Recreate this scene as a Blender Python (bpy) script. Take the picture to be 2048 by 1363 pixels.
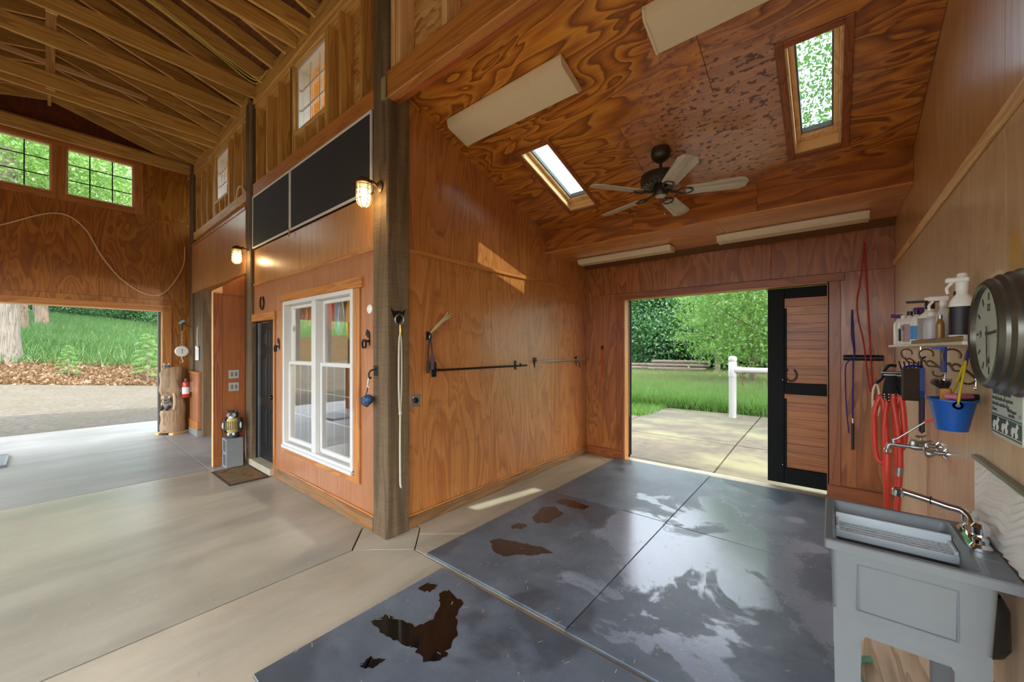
import bpy, bmesh, math, random
import numpy as np
from mathutils import Vector, Matrix
random.seed(7)
for o in list(bpy.data.objects): bpy.data.objects.remove(o, do_unlink=True)
SC = bpy.context.scene; COL = SC.collection
PI = math.pi

# ---------------------------------------------------------------- camera, sky, sun, exposure
EYE = 1.64; YAW = math.atan(637/770)
cam = bpy.data.objects.new('camera', bpy.data.cameras.new('camera')); COL.objects.link(cam)
cam.location = (0, 0, EYE); cam.rotation_euler = (PI/2, 0, YAW)
cam.data.sensor_width = 36; cam.data.lens = 770/2048*36; cam.data.shift_y = 15.5/2048
cam.data.clip_start = .02; cam.data.clip_end = 400
SC.camera = cam
SUN_TO = Vector((2.65, .32, 3.55)).normalized()
wd = bpy.data.worlds.new('world'); SC.world = wd; wd.use_nodes = True
wn = wd.node_tree; wn.nodes.clear()
sky = wn.nodes.new('ShaderNodeTexSky'); sky.sky_type = 'NISHITA'; sky.sun_disc = False
sky.sun_elevation = math.asin(SUN_TO.z); sky.sun_rotation = math.atan2(SUN_TO.x, SUN_TO.y)
sky.air_density = 1.0; sky.dust_density = 3.0; sky.ozone_density = .6
mixw = wn.nodes.new('ShaderNodeMixRGB'); mixw.inputs[0].default_value = .55; mixw.inputs[2].default_value = (6.0, 6.2, 6.4, 1)
wn.links.new(sky.outputs[0], mixw.inputs[1])
bg = wn.nodes.new('ShaderNodeBackground'); bg.inputs[1].default_value = .38
wo = wn.nodes.new('ShaderNodeOutputWorld')
wn.links.new(mixw.outputs[0], bg.inputs[0]); wn.links.new(bg.outputs[0], wo.inputs[0])
sl = bpy.data.lights.new('sun', 'SUN'); sl.energy = 2.0; sl.angle = math.radians(.6); sl.color = (1, .95, .86)
so = bpy.data.objects.new('sun', sl); COL.objects.link(so); so.rotation_euler = SUN_TO.to_track_quat('Z', 'Y').to_euler()
vs = SC.view_settings; vs.view_transform = 'Standard'; vs.look = 'None'; vs.gamma = 1; vs.use_curve_mapping = False
vs.exposure = 1.75
SC.cycles.max_bounces = 10; SC.cycles.diffuse_bounces = 6; SC.cycles.transparent_max_bounces = 24
SC.cycles.sample_clamp_indirect = 8; SC.cycles.caustics_reflective = False; SC.cycles.caustics_refractive = False

# ---------------------------------------------------------------- helpers
def lin(h):
    if isinstance(h, str):
        h = h.lstrip('#'); c = [int(h[i:i+2], 16)/255 for i in (0, 2, 4)]
    else: c = [x/255 for x in h]
    return tuple(x/12.92 if x <= .04045 else ((x+.055)/1.055)**2.4 for x in c) + (1,)

class NT:
    def __init__(s, name):
        s.m = bpy.data.materials.new(name); s.m.use_nodes = True; s.t = s.m.node_tree; s.t.nodes.clear()
        s.out = s.n('OutputMaterial')
    def n(s, typ, **kw):
        nd = s.t.nodes.new('ShaderNode'+typ)
        for k, v in kw.items():
            if k.startswith('i_'): s.set(nd, k[2:].replace('_', ' '), v)
            elif k[0] == 'I' and k[1:].isdigit(): s.set(nd, int(k[1:]), v)
            else: setattr(nd, k, v)
        return nd
    def set(s, nd, key, v):
        inp = nd.inputs[key]
        if hasattr(v, 'is_linked') or isinstance(v, bpy.types.NodeSocket): s.t.links.new(v, inp)
        elif isinstance(v, bpy.types.Node): s.t.links.new(v.outputs[0], inp)
        else: inp.default_value = v
    def math(s, op, a, b=0.0, c=None, clamp=False):
        nd = s.n('Math', operation=op, use_clamp=clamp); s.set(nd, 0, a); s.set(nd, 1, b)
        if c is not None: s.set(nd, 2, c)
        return nd.outputs[0]
    def mix(s, f, a, b, mode='MIX'):
        nd = s.n('MixRGB', blend_type=mode); s.set(nd, 0, f); s.set(nd, 1, a); s.set(nd, 2, b); return nd.outputs[0]
    def ramp(s, f, stops, interp='LINEAR'):
        nd = s.n('ValToRGB'); nd.color_ramp.interpolation = interp; e = nd.color_ramp.elements
        while len(e) < len(stops): e.new(.5)
        for i, (p, c) in enumerate(stops):
            e[i].position = p; e[i].color = c if len(c) == 4 else tuple(c)+(1,)
        s.set(nd, 0, f); return nd.outputs[0]
    def obj(s, rnd=True):
        v = s.n('TexCoord').outputs['Object']
        if rnd:
            r = s.n('ObjectInfo').outputs['Random']
            o = s.n('VectorMath', operation='SCALE'); o.inputs[0].default_value = (37.0, 23.0, 51.0); s.set(o, 'Scale', r)
            a = s.n('VectorMath', operation='ADD'); s.set(a, 0, v); s.set(a, 1, o.outputs[0]); v = a.outputs[0]
        return v
    def map(s, v, sc=(1, 1, 1), loc=(0, 0, 0), rot=(0, 0, 0)):
        m = s.n('Mapping'); s.set(m, 'Vector', v); m.inputs['Scale'].default_value = sc
        m.inputs['Location'].default_value = loc; m.inputs['Rotation'].default_value = rot; return m.outputs[0]
    def noise(s, v, scale=5, detail=3, rough=.5, dist=0):
        n = s.n('TexNoise'); s.set(n, 'Vector', v); n.inputs['Scale'].default_value = scale
        n.inputs['Detail'].default_value = detail; n.inputs['Roughness'].default_value = rough
        n.inputs['Distortion'].default_value = dist; return n.outputs[0]
    def bump(s, h, st=.2, d=.01):
        b = s.n('Bump'); s.set(b, 'Height', h); b.inputs['Strength'].default_value = st; b.inputs['Distance'].default_value = d
        return b.outputs[0]
    def pbr(s, color, rough=.5, metal=0, normal=None, coat=0, coat_rough=.15, spec=.5, **kw):
        p = s.n('BsdfPrincipled'); s.set(p, 'Base Color', color); s.set(p, 'Roughness', rough); s.set(p, 'Metallic', metal)
        p.inputs['Coat Weight'].default_value = coat; p.inputs['Coat Roughness'].default_value = coat_rough
        p.inputs['Specular IOR Level'].default_value = spec
        if normal is not None: s.set(p, 'Normal', normal)
        for k, v in kw.items(): s.set(p, k.replace('_', ' '), v)
        s.t.links.new(p.outputs[0], s.out.inputs[0]); return p
_mc = {}
def simple(name, col, rough=.5, metal=0, coat=0, emit=None, estr=0, var=.12, spec=.5):
    k = 's_'+name
    if k in _mc: return _mc[k]
    t = NT(name); c = lin(col)
    n = t.noise(t.obj(), 14, 4, .6)
    col_ = t.mix(t.math('MULTIPLY', n, var*2), c, tuple(x*.55 for x in c[:3])+(1,))
    p = t.pbr(col_, rough, metal, coat=coat, spec=spec)
    if emit: p.inputs['Emission Color'].default_value = lin(emit); p.inputs['Emission Strength'].default_value = estr
    _mc[k] = t.m; return t.m
def ply(name, light, mid, dark, grain='z', bands=8, across=1.5, along=.3, rough=.3, coat=.35, strength=1.0, tone=.35, spots=None, dirt=0, patch=None):
    k = 'p_'+name
    if k in _mc: return _mc[k]
    t = NT(name); v = t.obj()
    def sc(a, b): return tuple(b if 'xyz'[i] == grain else a for i in range(3))
    n1 = t.noise(t.map(v, sc(across, along)), 1.0, 2.0, .45, .9)
    fr = t.math('FRACT', t.math('MULTIPLY', n1, bands))
    cl, cm, cd = lin(light), lin(mid), lin(dark)
    band = t.ramp(fr, [(0, cl), (.45, cm), (.86, cd), (1, cl)])
    tn = t.noise(t.map(v, (.7, .7, .7)), 1.0, 3, .6)
    base = t.mix(t.ramp(tn, [(.3, (0, 0, 0)), (.7, (1, 1, 1))]), cl, cm)
    c = t.mix(strength*.85, base, band)
    st = t.noise(t.map(v, sc(70, 1.6)), 1.0, 3, .65)
    c = t.mix(t.math('MULTIPLY', t.ramp(st, [(.42, (0, 0, 0)), (.75, (1, 1, 1))]), .45), c, cd)
    c = t.mix(t.math('MULTIPLY', t.ramp(t.noise(t.map(v, (.45, .45, .45), (5, 2, 9)), 1, 2, .5), [(.35, (0, 0, 0)), (.75, (1, 1, 1))]), tone), c, cd)
    if dirt:
        dn = t.ramp(t.noise(t.map(v, (1.6, 1.6, 3.2), (1, 4, 2)), 1.6, 5, .65), [(.56, (0, 0, 0)), (.72, (1, 1, 1))])
        c = t.mix(t.math('MULTIPLY', dn, dirt), c, lin((70, 40, 18)))
    if patch:
        g = t.n('TexCoord').outputs['Object']; d = t.n('VectorMath', operation='DISTANCE'); t.set(d, 0, t.map(g, (0, 1/patch[2], 1/patch[3]))); d.inputs[1].default_value = (0, patch[0]/patch[2], patch[1]/patch[3])
        c = t.mix(t.math('MULTIPLY', t.ramp(t.math('ADD', d.outputs['Value'], t.math('MULTIPLY', t.noise(g, 12, 3, .6), .15)), [(.85, (1, 1, 1)), (1.05, (0, 0, 0))]), .75), c, lin((214, 170, 74)))
    rr = t.math('ADD', rough, t.math('MULTIPLY', st, .16))
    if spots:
        # worn varnish freckles, over a pinkish patch that paints in the ceiling glare
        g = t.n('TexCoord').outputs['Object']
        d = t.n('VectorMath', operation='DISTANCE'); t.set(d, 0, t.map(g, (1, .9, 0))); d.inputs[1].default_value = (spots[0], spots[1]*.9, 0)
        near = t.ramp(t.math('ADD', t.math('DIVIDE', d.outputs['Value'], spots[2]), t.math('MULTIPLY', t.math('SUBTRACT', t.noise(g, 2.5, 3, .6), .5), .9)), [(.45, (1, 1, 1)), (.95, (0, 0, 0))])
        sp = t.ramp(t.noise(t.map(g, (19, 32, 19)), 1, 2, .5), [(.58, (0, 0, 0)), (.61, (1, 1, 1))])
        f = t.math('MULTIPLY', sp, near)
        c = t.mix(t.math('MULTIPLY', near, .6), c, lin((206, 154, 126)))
        c = t.mix(t.math('MULTIPLY', f, .8), c, lin((84, 44, 22)))
        rr = t.math('ADD', rr, t.math('MULTIPLY', f, .35))
    t.pbr(c, rr, 0, t.bump(st, .08, .004), coat=coat, coat_rough=.24 if spots else .18)
    _mc[k] = t.m; return t.m
def board(name, light, dark, grain='z', rough=.5, knots=.5, coat=0, wear=0):
    k = 'b_'+name+grain
    if k in _mc: return _mc[k]
    t = NT(name+'_'+grain); v = t.obj()
    def sc(a, b): return tuple(b if 'xyz'[i] == grain else a for i in range(3))
    n1 = t.noise(t.map(v, sc(9, .55)), 1, 2.5, .5, .5)
    fr = t.math('FRACT', t.math('MULTIPLY', n1, 6))
    cl, cd = lin(light), lin(dark)
    c = t.ramp(fr, [(0, cl), (.5, tuple(a*.7+b*.3 for a, b in zip(cl, cd))), (.9, cd), (1, cl)])
    st = t.noise(t.map(v, sc(110, 2.5)), 1, 3, .6)
    c = t.mix(t.math('MULTIPLY', st, .35), c, cl)
    kn = t.ramp(t.noise(t.map(v, sc(5, 1.7)), 1, 1, .4), [(.70, (0, 0, 0)), (.78, (1, 1, 1))])
    c = t.mix(t.math('MULTIPLY', kn, knots), c, tuple(x*.35 for x in cd[:3])+(1,))
    if wear: c = t.mix(t.math('MULTIPLY', t.ramp(t.noise(v, 3, 5, .7), [(.45, (0, 0, 0)), (.7, (1, 1, 1))]), wear), c, lin((120, 112, 92)))
    t.pbr(c, rough, 0, t.bump(st, .15, .004), coat=coat)
    _mc[k] = t.m; return t.m

def glass(name='window_glass', tint=(1, 1, 1, 1), ior=1.5, rough=0.0, add=.0, k_=1.0):
    k = 'g_'+name
    if k in _mc: return _mc[k]
    t = NT(name); bf = t.n('NewGeometry').outputs['Backfacing']
    fr = t.n('Fresnel'); t.set(fr, 'IOR', t.math('ADD', ior, t.math('MULTIPLY', bf, 1/ior-ior)))
    tr = t.n('BsdfTransparent'); tr.inputs[0].default_value = tint
    gl = t.n('BsdfGlossy'); gl.inputs['Roughness'].default_value = rough
    mx = t.n('MixShader'); t.set(mx, 0, t.math('ADD', t.math('MULTIPLY', fr.outputs[0], k_), add, clamp=True)); t.set(mx, 1, tr.outputs[0]); t.set(mx, 2, gl.outputs[0])
    t.t.links.new(mx.outputs[0], t.out.inputs[0]); _mc[k] = t.m; return t.m

class MB:
    def __init__(s): s.v = []; s.f = []
    def add(s, vs_, fs):
        o = len(s.v); s.v += [tuple(p) for p in vs_]; s.f += [tuple(i+o for i in f) for f in fs]; return s
    def box(s, x0, y0, z0, x1, y1, z1, c=0):
        x0, x1 = min(x0, x1), max(x0, x1); y0, y1 = min(y0, y1), max(y0, y1); z0, z1 = min(z0, z1), max(z0, z1)
        if c <= 0:
            vs_ = [(x, y, z) for x in (x0, x1) for y in (y0, y1) for z in (z0, z1)]
            return s.add(vs_, [(0, 1, 3, 2), (4, 6, 7, 5), (0, 4, 5, 1), (2, 3, 7, 6), (0, 2, 6, 4), (1, 5, 7, 3)])
        c = min(c, (x1-x0)*.45, (y1-y0)*.45, (z1-z0)*.45)
        lo, hi = (x0, y0, z0), (x1, y1, z1); vs_ = []; idx = {}
        for i in range(8):
            b = [(i >> k) & 1 for k in (2, 1, 0)]
            for a in range(3):
                p = [0, 0, 0]
                for k in range(3):
                    e = hi[k] if b[k] else lo[k]
                    p[k] = e if k == a else (e-c if b[k] else e+c)
                idx[(i, a)] = len(vs_); vs_.append(p)
        F = []
        def q(a, *cs): F.append([idx[(i, a)] for i in cs])
        q(0, 0, 1, 3, 2); q(0, 4, 6, 7, 5); q(1, 0, 4, 5, 1); q(1, 2, 3, 7, 6); q(2, 0, 2, 6, 4); q(2, 1, 5, 7, 3)
        for k in range(3):
            bit = (4, 2, 1)[k]; o1, o2 = [a for a in range(3) if a != k]
            for i in range(8):
                if not i & bit:
                    j = i | bit; F.append([idx[(i, o1)], idx[(j, o1)], idx[(j, o2)], idx[(i, o2)]])
        for i in range(8): F.append([idx[(i, 0)], idx[(i, 1)], idx[(i, 2)]])
        return s.add(vs_, F)
    def cyl(s, p0, p1, r0, r1=None, n=12, cap=True):
        return s.tube([p0, p1], [r0, r0 if r1 is None else r1], n, cap=cap)
    def tube(s, pts, r, n=8, closed=False, cap=True, flat=None):
        pts = [Vector(p) for p in pts]; m = len(pts)
        rs = r if isinstance(r, (list, tuple)) else [r]*m
        rings = []; up = None
        for i, p in enumerate(pts):
            a = pts[(i-1) % m] if (closed or i > 0) else p; b = pts[(i+1) % m] if (closed or i < m-1) else p
            t = (b-a)
            t = t.normalized() if t.length > 1e-9 else Vector((0, 0, 1))
            if up is None: up = Vector((0, 0, 1)) if abs(t.z) < .9 else Vector((1, 0, 0))
            x = t.cross(up)
            if x.length < 1e-6: x = t.cross(Vector((1, .3, .2)))
            x.normalize(); y = x.cross(t).normalized(); up = y
            k2 = flat if flat else 1.0
            rings.append([p + x*math.cos(2*PI*j/n)*rs[i] + y*math.sin(2*PI*j/n)*rs[i]*k2 for j in range(n)])
        vs_ = [q for rg in rings for q in rg]; F = []
        for i in range(m if closed else m-1):
            a, b = i*n, ((i+1) % m)*n
            for j in range(n): F.append((a+j, a+(j+1) % n, b+(j+1) % n, b+j))
        if cap and not closed: F.append(tuple(range(n-1, -1, -1))); F.append(tuple((m-1)*n+j for j in range(n)))
        return s.add(vs_, F)
    def lathe(s, prof, n=24, at=(0, 0, 0), axis='z', sq=1.0):
        vs_ = []; F = []; m = len(prof)
        for (r, h) in prof:
            for j in range(n):
                a = 2*PI*j/n; p = (r*math.cos(a), r*math.sin(a)*sq, h)
                if axis == 'x': p = (p[2], p[0], p[1])
                elif axis == 'y': p = (p[1], p[2], p[0])
                vs_.append((p[0]+at[0], p[1]+at[1], p[2]+at[2]))
        for i in range(m-1):
            for j in range(n): F.append((i*n+j, i*n+(j+1) % n, (i+1)*n+(j+1) % n, (i+1)*n+j))
        if m == 2 and min(prof[0][0], prof[1][0]) < 1e-6: return s.add(vs_, F)
        if prof[0][0] > 1e-6: F.append(tuple(range(n-1, -1, -1)))
        if prof[-1][0] > 1e-6: F.append(tuple((m-1)*n+j for j in range(n)))
        return s.add(vs_, F)
    def ell(s, c, r, n=12, m=8):
        vs_ = []; F = []
        for i in range(m+1):
            t = PI*i/m
            for j in range(n):
                a = 2*PI*j/n
                vs_.append((c[0]+r[0]*math.sin(t)*math.cos(a), c[1]+r[1]*math.sin(t)*math.sin(a), c[2]+r[2]*math.cos(t)))
        for i in range(m):
            for j in range(n): F.append((i*n+j, i*n+(j+1) % n, (i+1)*n+(j+1) % n, (i+1)*n+j))
        return s.add(vs_, F)
    def prism(s, poly, h0, h1, plane='xy'):
        def P(a, b, h): return {'xy': (a, b, h), 'xz': (a, h, b), 'yz': (h, a, b)}[plane]
        n = len(poly); vs_ = [P(a, b, h0) for a, b in poly]+[P(a, b, h1) for a, b in poly]
        F = [tuple(range(n)), tuple(range(2*n-1, n-1, -1))]+[(i, (i+1) % n, n+(i+1) % n, n+i) for i in range(n)]
        return s.add(vs_, F)
    def rings(s, loops, cap0=True, cap1=True):
        n = len(loops[0]); vs_ = [p for l in loops for p in l]; F = []
        for i in range(len(loops)-1):
            for j in range(n): F.append((i*n+j, i*n+(j+1) % n, (i+1)*n+(j+1) % n, (i+1)*n+j))
        if cap0: F.append(tuple(range(n-1, -1, -1)))
        if cap1: F.append(tuple((len(loops)-1)*n+j for j in range(n)))
        return s.add(vs_, F)
    def grid(s, a_edges, b_edges, holes, h0, h1, plane):
        for i in range(len(a_edges)-1):
            for j in range(len(b_edges)-1):
                a0, a1, b0, b1 = a_edges[i], a_edges[i+1], b_edges[j], b_edges[j+1]; ca, cb = (a0+a1)/2, (b0+b1)/2
                if a1-a0 < 1e-5 or b1-b0 < 1e-5: continue
                if any(h[0] < ca < h[1] and h[2] < cb < h[3] for h in holes): continue
                if plane == 'xz': s.box(a0, h0, b0, a1, h1, b1)
                elif plane == 'yz': s.box(h0, a0, b0, h1, a1, b1)
                else: s.box(a0, b0, h0, a1, b1, h1)
        return s
    def mapv(s, fn, start=0):
        s.v[start:] = [tuple(fn(p)) for p in s.v[start:]]; return s
    def rot(s, ang, axis='Z', at=(0, 0, 0), start=0):
        R = Matrix.Rotation(ang, 3, axis); a = Vector(at)
        return s.mapv(lambda p: R @ (Vector(p)-a)+a, start)
    def move(s, d, start=0): return s.mapv(lambda p: (p[0]+d[0], p[1]+d[1], p[2]+d[2]), start)
    def build(s, name, mat, parent=None, smooth=False, loc=None, rot=None, label=None, recalc=True):
        me = bpy.data.meshes.new(name); me.from_pydata(s.v, [], s.f)
        if recalc:
            bm = bmesh.new(); bm.from_mesh(me); bmesh.ops.remove_doubles(bm, verts=bm.verts, dist=1e-6)
            bmesh.ops.recalc_face_normals(bm, faces=bm.faces); bm.to_mesh(me); bm.free()
        me.materials.append(mat)
        if smooth:
            me.shade_smooth(); me.set_sharp_from_angle(angle=math.radians(smooth if smooth > 1 else 40))
        o = bpy.data.objects.new(name, me); COL.objects.link(o)
        if parent: o.parent = parent
        if loc: o.location = loc
        if rot: o.rotation_euler = rot
        if label: o['label'] = label
        return o
def B(*a, **k): return MB().box(*a, **k)
def tag(o, label, cat, group=None):
    o['label'] = label; o['category'] = cat
    if group: o['group'] = group
    return o
def thing(name, label, cat, loc=(0, 0, 0), rotz=0, group=None):
    o = bpy.data.objects.new(name, None); COL.objects.link(o); o.location = loc; o.rotation_euler = (0, 0, rotz); o.empty_display_size = .1
    return tag(o, label, cat, group)
def struct(o, label=None, cat=None):
    o['kind'] = 'structure'
    if label: o['label'] = label
    if cat: o['category'] = cat
    return o
def sroot(name, label=None, cat=None):
    o = bpy.data.objects.new(name, None); COL.objects.link(o); o.empty_display_size = .1; return struct(o, label, cat)
def dup(root, loc=None, rotz=None, label=None, group=None, scale=None):
    r = root.copy(); COL.objects.link(r)
    if loc is not None: r.location = loc
    if rotz is not None: r.rotation_euler = (0, 0, rotz)
    if scale is not None: r.scale = scale
    if label: r['label'] = label
    if group: r['group'] = group
    for ch in [c for c in bpy.data.objects if c.parent == root]:
        c = ch.copy(); COL.objects.link(c); c.parent = r
        for g in [x for x in bpy.data.objects if x.parent == ch]:
            d = g.copy(); COL.objects.link(d); d.parent = c
    return r
def text_mesh(txt, size, align='LEFT', extrude=.0006):
    cu = bpy.data.curves.new('lettering', 'FONT'); cu.body = txt; cu.size = size; cu.align_x = align; cu.extrude = extrude; cu.resolution_u = 2
    ob = bpy.data.objects.new('lettering', cu); COL.objects.link(ob)
    dg = bpy.context.evaluated_depsgraph_get(); me = bpy.data.meshes.new_from_object(ob.evaluated_get(dg))
    bpy.data.objects.remove(ob, do_unlink=True); return me
def text_part(name, txt, size, mat, parent, M, align='LEFT', label=None):
    me = text_mesh(txt, size, align); me.transform(M); me.materials.append(mat)
    o = bpy.data.objects.new(name, me); COL.objects.link(o); o.parent = parent
    if label: o['label'] = label
    return o
def spline(pts, n=8):
    P_ = [Vector(p) for p in pts]; out = []
    for i in range(len(P_)-1):
        p0 = P_[max(i-1, 0)]; p1 = P_[i]; p2 = P_[i+1]; p3 = P_[min(i+2, len(P_)-1)]
        for k in range(n):
            t = k/n; out.append(.5*((2*p1)+(p2-p0)*t+(2*p0-5*p1+4*p2-p3)*t*t+(3*p1-p0-3*p2+p3)*t**3))
    out.append(P_[-1]); return out
def arc(c, r, a0, a1, n, plane='xz', h=0):
    out = []
    for i in range(n+1):
        a = a0+(a1-a0)*i/n; x, y = c[0]+r*math.cos(a), c[1]+r*math.sin(a)
        out.append({'xz': (x, h, y), 'yz': (h, x, y), 'xy': (x, y, h)}[plane])
    return out

# ---------------------------------------------------------------- materials of the building
P_LW = ply('plywood_left', (200, 134, 70), (184, 114, 56), (146, 80, 36), 'z', 10, 3.2, .55, .30, .35, .75, .2, dirt=.35)
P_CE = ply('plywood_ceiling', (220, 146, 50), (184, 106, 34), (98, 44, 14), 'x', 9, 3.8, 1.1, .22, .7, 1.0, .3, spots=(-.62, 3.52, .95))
P_SO = ply('plywood_soffit', (206, 132, 56), (178, 102, 40), (116, 58, 22), 'x', 7, 3.0, .8, .2, .6, .9, .25)
P_RW = ply('plywood_right', (226, 202, 166), (214, 184, 144), (188, 146, 102), 'z', 8, 3.0, .5, .26, .4, .4, .35, dirt=.3, patch=(2.17, 1.96, .075, .13))
P_RU = ply('plywood_right_upper', (216, 176, 118), (202, 154, 94), (168, 112, 60), 'z', 7, 3.0, .5, .24, .5, .4, .3)
P_AW = ply('plywood_aisle', (186, 130, 90), (172, 114, 74), (142, 86, 50), 'z', 8, 3.0, .45, .30, .3, .4, .25)
P_AU = ply('plywood_aisle_upper', (202, 148, 92), (186, 130, 74), (154, 96, 48), 'z', 9, 5, .45, .28, .35, .5, .2)
P_FW = ply('plywood_back', (190, 120, 58), (166, 96, 42), (112, 58, 24), 'z', 9, 3.4, .7, .26, .4, .8, .3)
P_EW = ply('plywood_end', (190, 124, 42), (166, 100, 28), (118, 64, 18), 'z', 10, 3.4, .7, .3, .35, .8, .3)
P_WW = ply('plywood_wing', (176, 106, 56), (156, 88, 42), (124, 64, 28), 'z', 8, 4.5, .5, .3, .3, .35, .3)
P_SB = ply('plywood_soffit_underside', (226, 160, 90), (206, 136, 68), (168, 98, 44), 'x', 7, 3.0, .8, .22, .5, .6, .2)  # lighter than the soffit face: glare off the floor painted in
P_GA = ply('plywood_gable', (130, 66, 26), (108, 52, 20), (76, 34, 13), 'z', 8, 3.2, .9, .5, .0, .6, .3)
def PINE(g): return board('pine', (212, 168, 92), (170, 118, 52), g, .55)
def TRIM(g): return board('trim_wood', (194, 128, 62), (152, 88, 36), g, .4, .15, .2)
def TRIMD(g): return board('trim_wood_dark', (158, 88, 40), (110, 56, 22), g, .4, .15, .2)
def BASEW(g): return board('baseboard_wood', (150, 104, 56), (98, 64, 32), g, .5, .2, .1, wear=.35)
def PALE(g): return board('pale_pine', (236, 196, 140), (206, 158, 98), g, .45, .15)
def timber():
    t = NT('rough_sawn_timber'); v = t.obj(False)
    n = t.noise(t.map(v, (9, 9, .6)), 1, 6, .65, .8)
    c = t.ramp(n, [(.3, lin((66, 50, 34))), (.52, lin((108, 86, 58))), (.75, lin((138, 114, 80)))])
    saw = t.noise(t.map(v, (4, 4, 75), rot=(.16, .10, 0)), 1, 4, .65, .8)
    c = t.mix(t.math('MULTIPLY', t.ramp(saw, [(.45, (0, 0, 0)), (.65, (1, 1, 1))]), .28), c, lin((56, 44, 30)))
    ck = t.ramp(t.noise(t.map(v, (14, 14, .25), (3, 1, 0)), 1, 2, .5), [(.66, (0, 0, 0)), (.70, (1, 1, 1))])
    c = t.mix(t.math('MULTIPLY', ck, .7), c, lin((30, 22, 15)))
    t.pbr(c, .78, 0, t.bump(saw, .5, .01)); return t.m
M_TIMBER = timber()
def osb():
    t = NT('strand_board'); v = t.obj()
    vo = t.n('TexVoronoi'); t.set(vo, 'Vector', t.map(v, (9, 9, 26), rot=(.4, .5, .3))); vo.inputs['Scale'].default_value = 1.0
    w = t.n('SeparateColor'); t.set(w, 0, vo.outputs['Color'])
    c = t.ramp(w.outputs[0], [(0, lin((176, 122, 60))), (.5, lin((206, 156, 90))), (1, lin((228, 186, 124)))])
    t.pbr(c, .7, 0, t.bump(w.outputs[0], .2, .003)); return t.m
M_OSB = osb()
def concrete(name, base, dark, green=0.0, rough=.5, st=(.9, .35)):
    t = NT(name); v = t.n('TexCoord').outputs['Object']
    a = t.noise(t.map(v, (.9, .9, 1)), 1, 6, .62, .4); b = t.noise(v, 40, 4, .6)
    s_ = t.noise(t.map(v, (st[0]*1.6, st[1], 1), rot=(0, 0, .12)), 1.6, 6, .65, .3)
    c = t.mix(t.ramp(a, [(.32, (0, 0, 0)), (.68, (1, 1, 1))]), lin(dark), lin(base))
    c = t.mix(t.math('MULTIPLY', t.ramp(s_, [(.42, (0, 0, 0)), (.66, (1, 1, 1))]), .75), c, lin(tuple(int(x*.78) for x in base)))
    c = t.mix(t.math('MULTIPLY', b, .22), c, lin(dark))
    sp = t.ramp(t.noise(v, 9, 3, .6), [(.70, (0, 0, 0)), (.76, (1, 1, 1))])
    c = t.mix(t.math('MULTIPLY', sp, .25), c, lin((96, 86, 70)))
    if green:
        g = t.ramp(t.noise(t.map(v, (.5, .9, 1)), 1.2, 4, .6), [(.45, (0, 0, 0)), (.7, (1, 1, 1))])
        c = t.mix(t.math('MULTIPLY', g, green), c, lin((138, 140, 96)))
    r = t.math('ADD', rough, t.math('MULTIPLY', a, .2))
    t.pbr(c, r, 0, t.bump(b, .06, .003)); return t.m
M_CON = concrete('concrete_floor', (178, 170, 150), (150, 142, 122), rough=.22)
M_CON2 = concrete('concrete_floor_grey', (156, 152, 146), (134, 130, 124), rough=.34)
M_CONB = concrete('concrete_bay', (196, 184, 158), (172, 158, 132), rough=.45)
M_CONX = concrete('concrete_outside', (100, 92, 74), (74, 68, 55), .45, rough=.75)
M_DARK = simple('joint_soil', (46, 40, 34), .9)  # dark soil showing in the slab joints
M_FRAMING = simple('wall_framing', (120, 84, 48), .9)  # brown of the wall cores and roof deck

# ---------------------------------------------------------------- floor
XL, XR, YF, YA, XE = -2.98, .50, 5.45, 1.88, -10.2
floor = sroot('floor', 'light concrete slab floor of the barn', 'floor')
B(-10.3, -3.2, -.30, 5.4, 6.0, -.03).build('floor_base', M_DARK, floor)
def inset(poly, d):
    n = len(poly); out = []
    area = sum(poly[i][0]*poly[(i+1) % n][1]-poly[(i+1) % n][0]*poly[i][1] for i in range(n))
    if area < 0: poly = poly[::-1]
    for i in range(n):
        p, q, r = Vector(poly[i-1]), Vector(poly[i]), Vector(poly[(i+1) % n])
        e1 = (q-p).normalized(); e2 = (r-q).normalized(); n1 = Vector((-e1.y, e1.x)); n2 = Vector((-e2.y, e2.x))
        b = (n1+n2); k = b.length
        b = b/k if k > 1e-6 else n1
        out.append(tuple(q+b*d/max(.35, b.dot(n1))))
    return out
def slab(poly, mat, gap=.005, top=0.0, parent=floor, name='slab', ch=.0015):
    a = inset(poly, gap); b = inset(poly, gap+ch); m = MB()
    m.rings([[(x, y, top-.06) for x, y in a], [(x, y, top-ch) for x, y in a], [(x, y, top) for x, y in b]])
    return m.build(name, mat, parent)
slab([(-6.5, -3.2), (-3.0, -3.2), (-3.0, 1.587), (-3.295, 1.84), (-3.295, 2.0), (-6.5, 2.0)], M_CON, .009)
slab([(-3.0, -3.2), (5.3, -3.2), (5.3, 1.915), (-2.62, 1.915), (-3.0, 1.587)], M_CONB)
slab([(-3.0, 1.587), (-2.62, 1.918), (-2.898, 2.181), (-3.2, 2.2), (-3.295, 2.0), (-3.295, 1.84)], M_CONB)
slab([(-2.62, 1.918), (.6, 1.918), (.6, 5.0), (-2.81, 2.10)], M_CONB)
slab([(-2.81, 2.10), (-.5, 4.06), (-1.6, 4.67), (-2.95, 5.45), (-3.0, 5.45), (-3.0, 2.2), (-2.898, 2.181)], M_CONB)
slab([(-.5, 4.06), (.6, 5.0), (.6, 5.62), (-3.0, 5.62), (-3.0, 5.455), (-2.95, 5.45), (-1.6, 4.67)], M_CONB)
slab([(-10.3, -3.2), (-8.8, -3.2), (-8.8, 1.4), (-10.3, 1.4)], M_CON2)
slab([(-8.8, -3.2), (-6.5, -3.2), (-6.5, 1.4), (-8.8, 1.4)], M_CON2)
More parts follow.
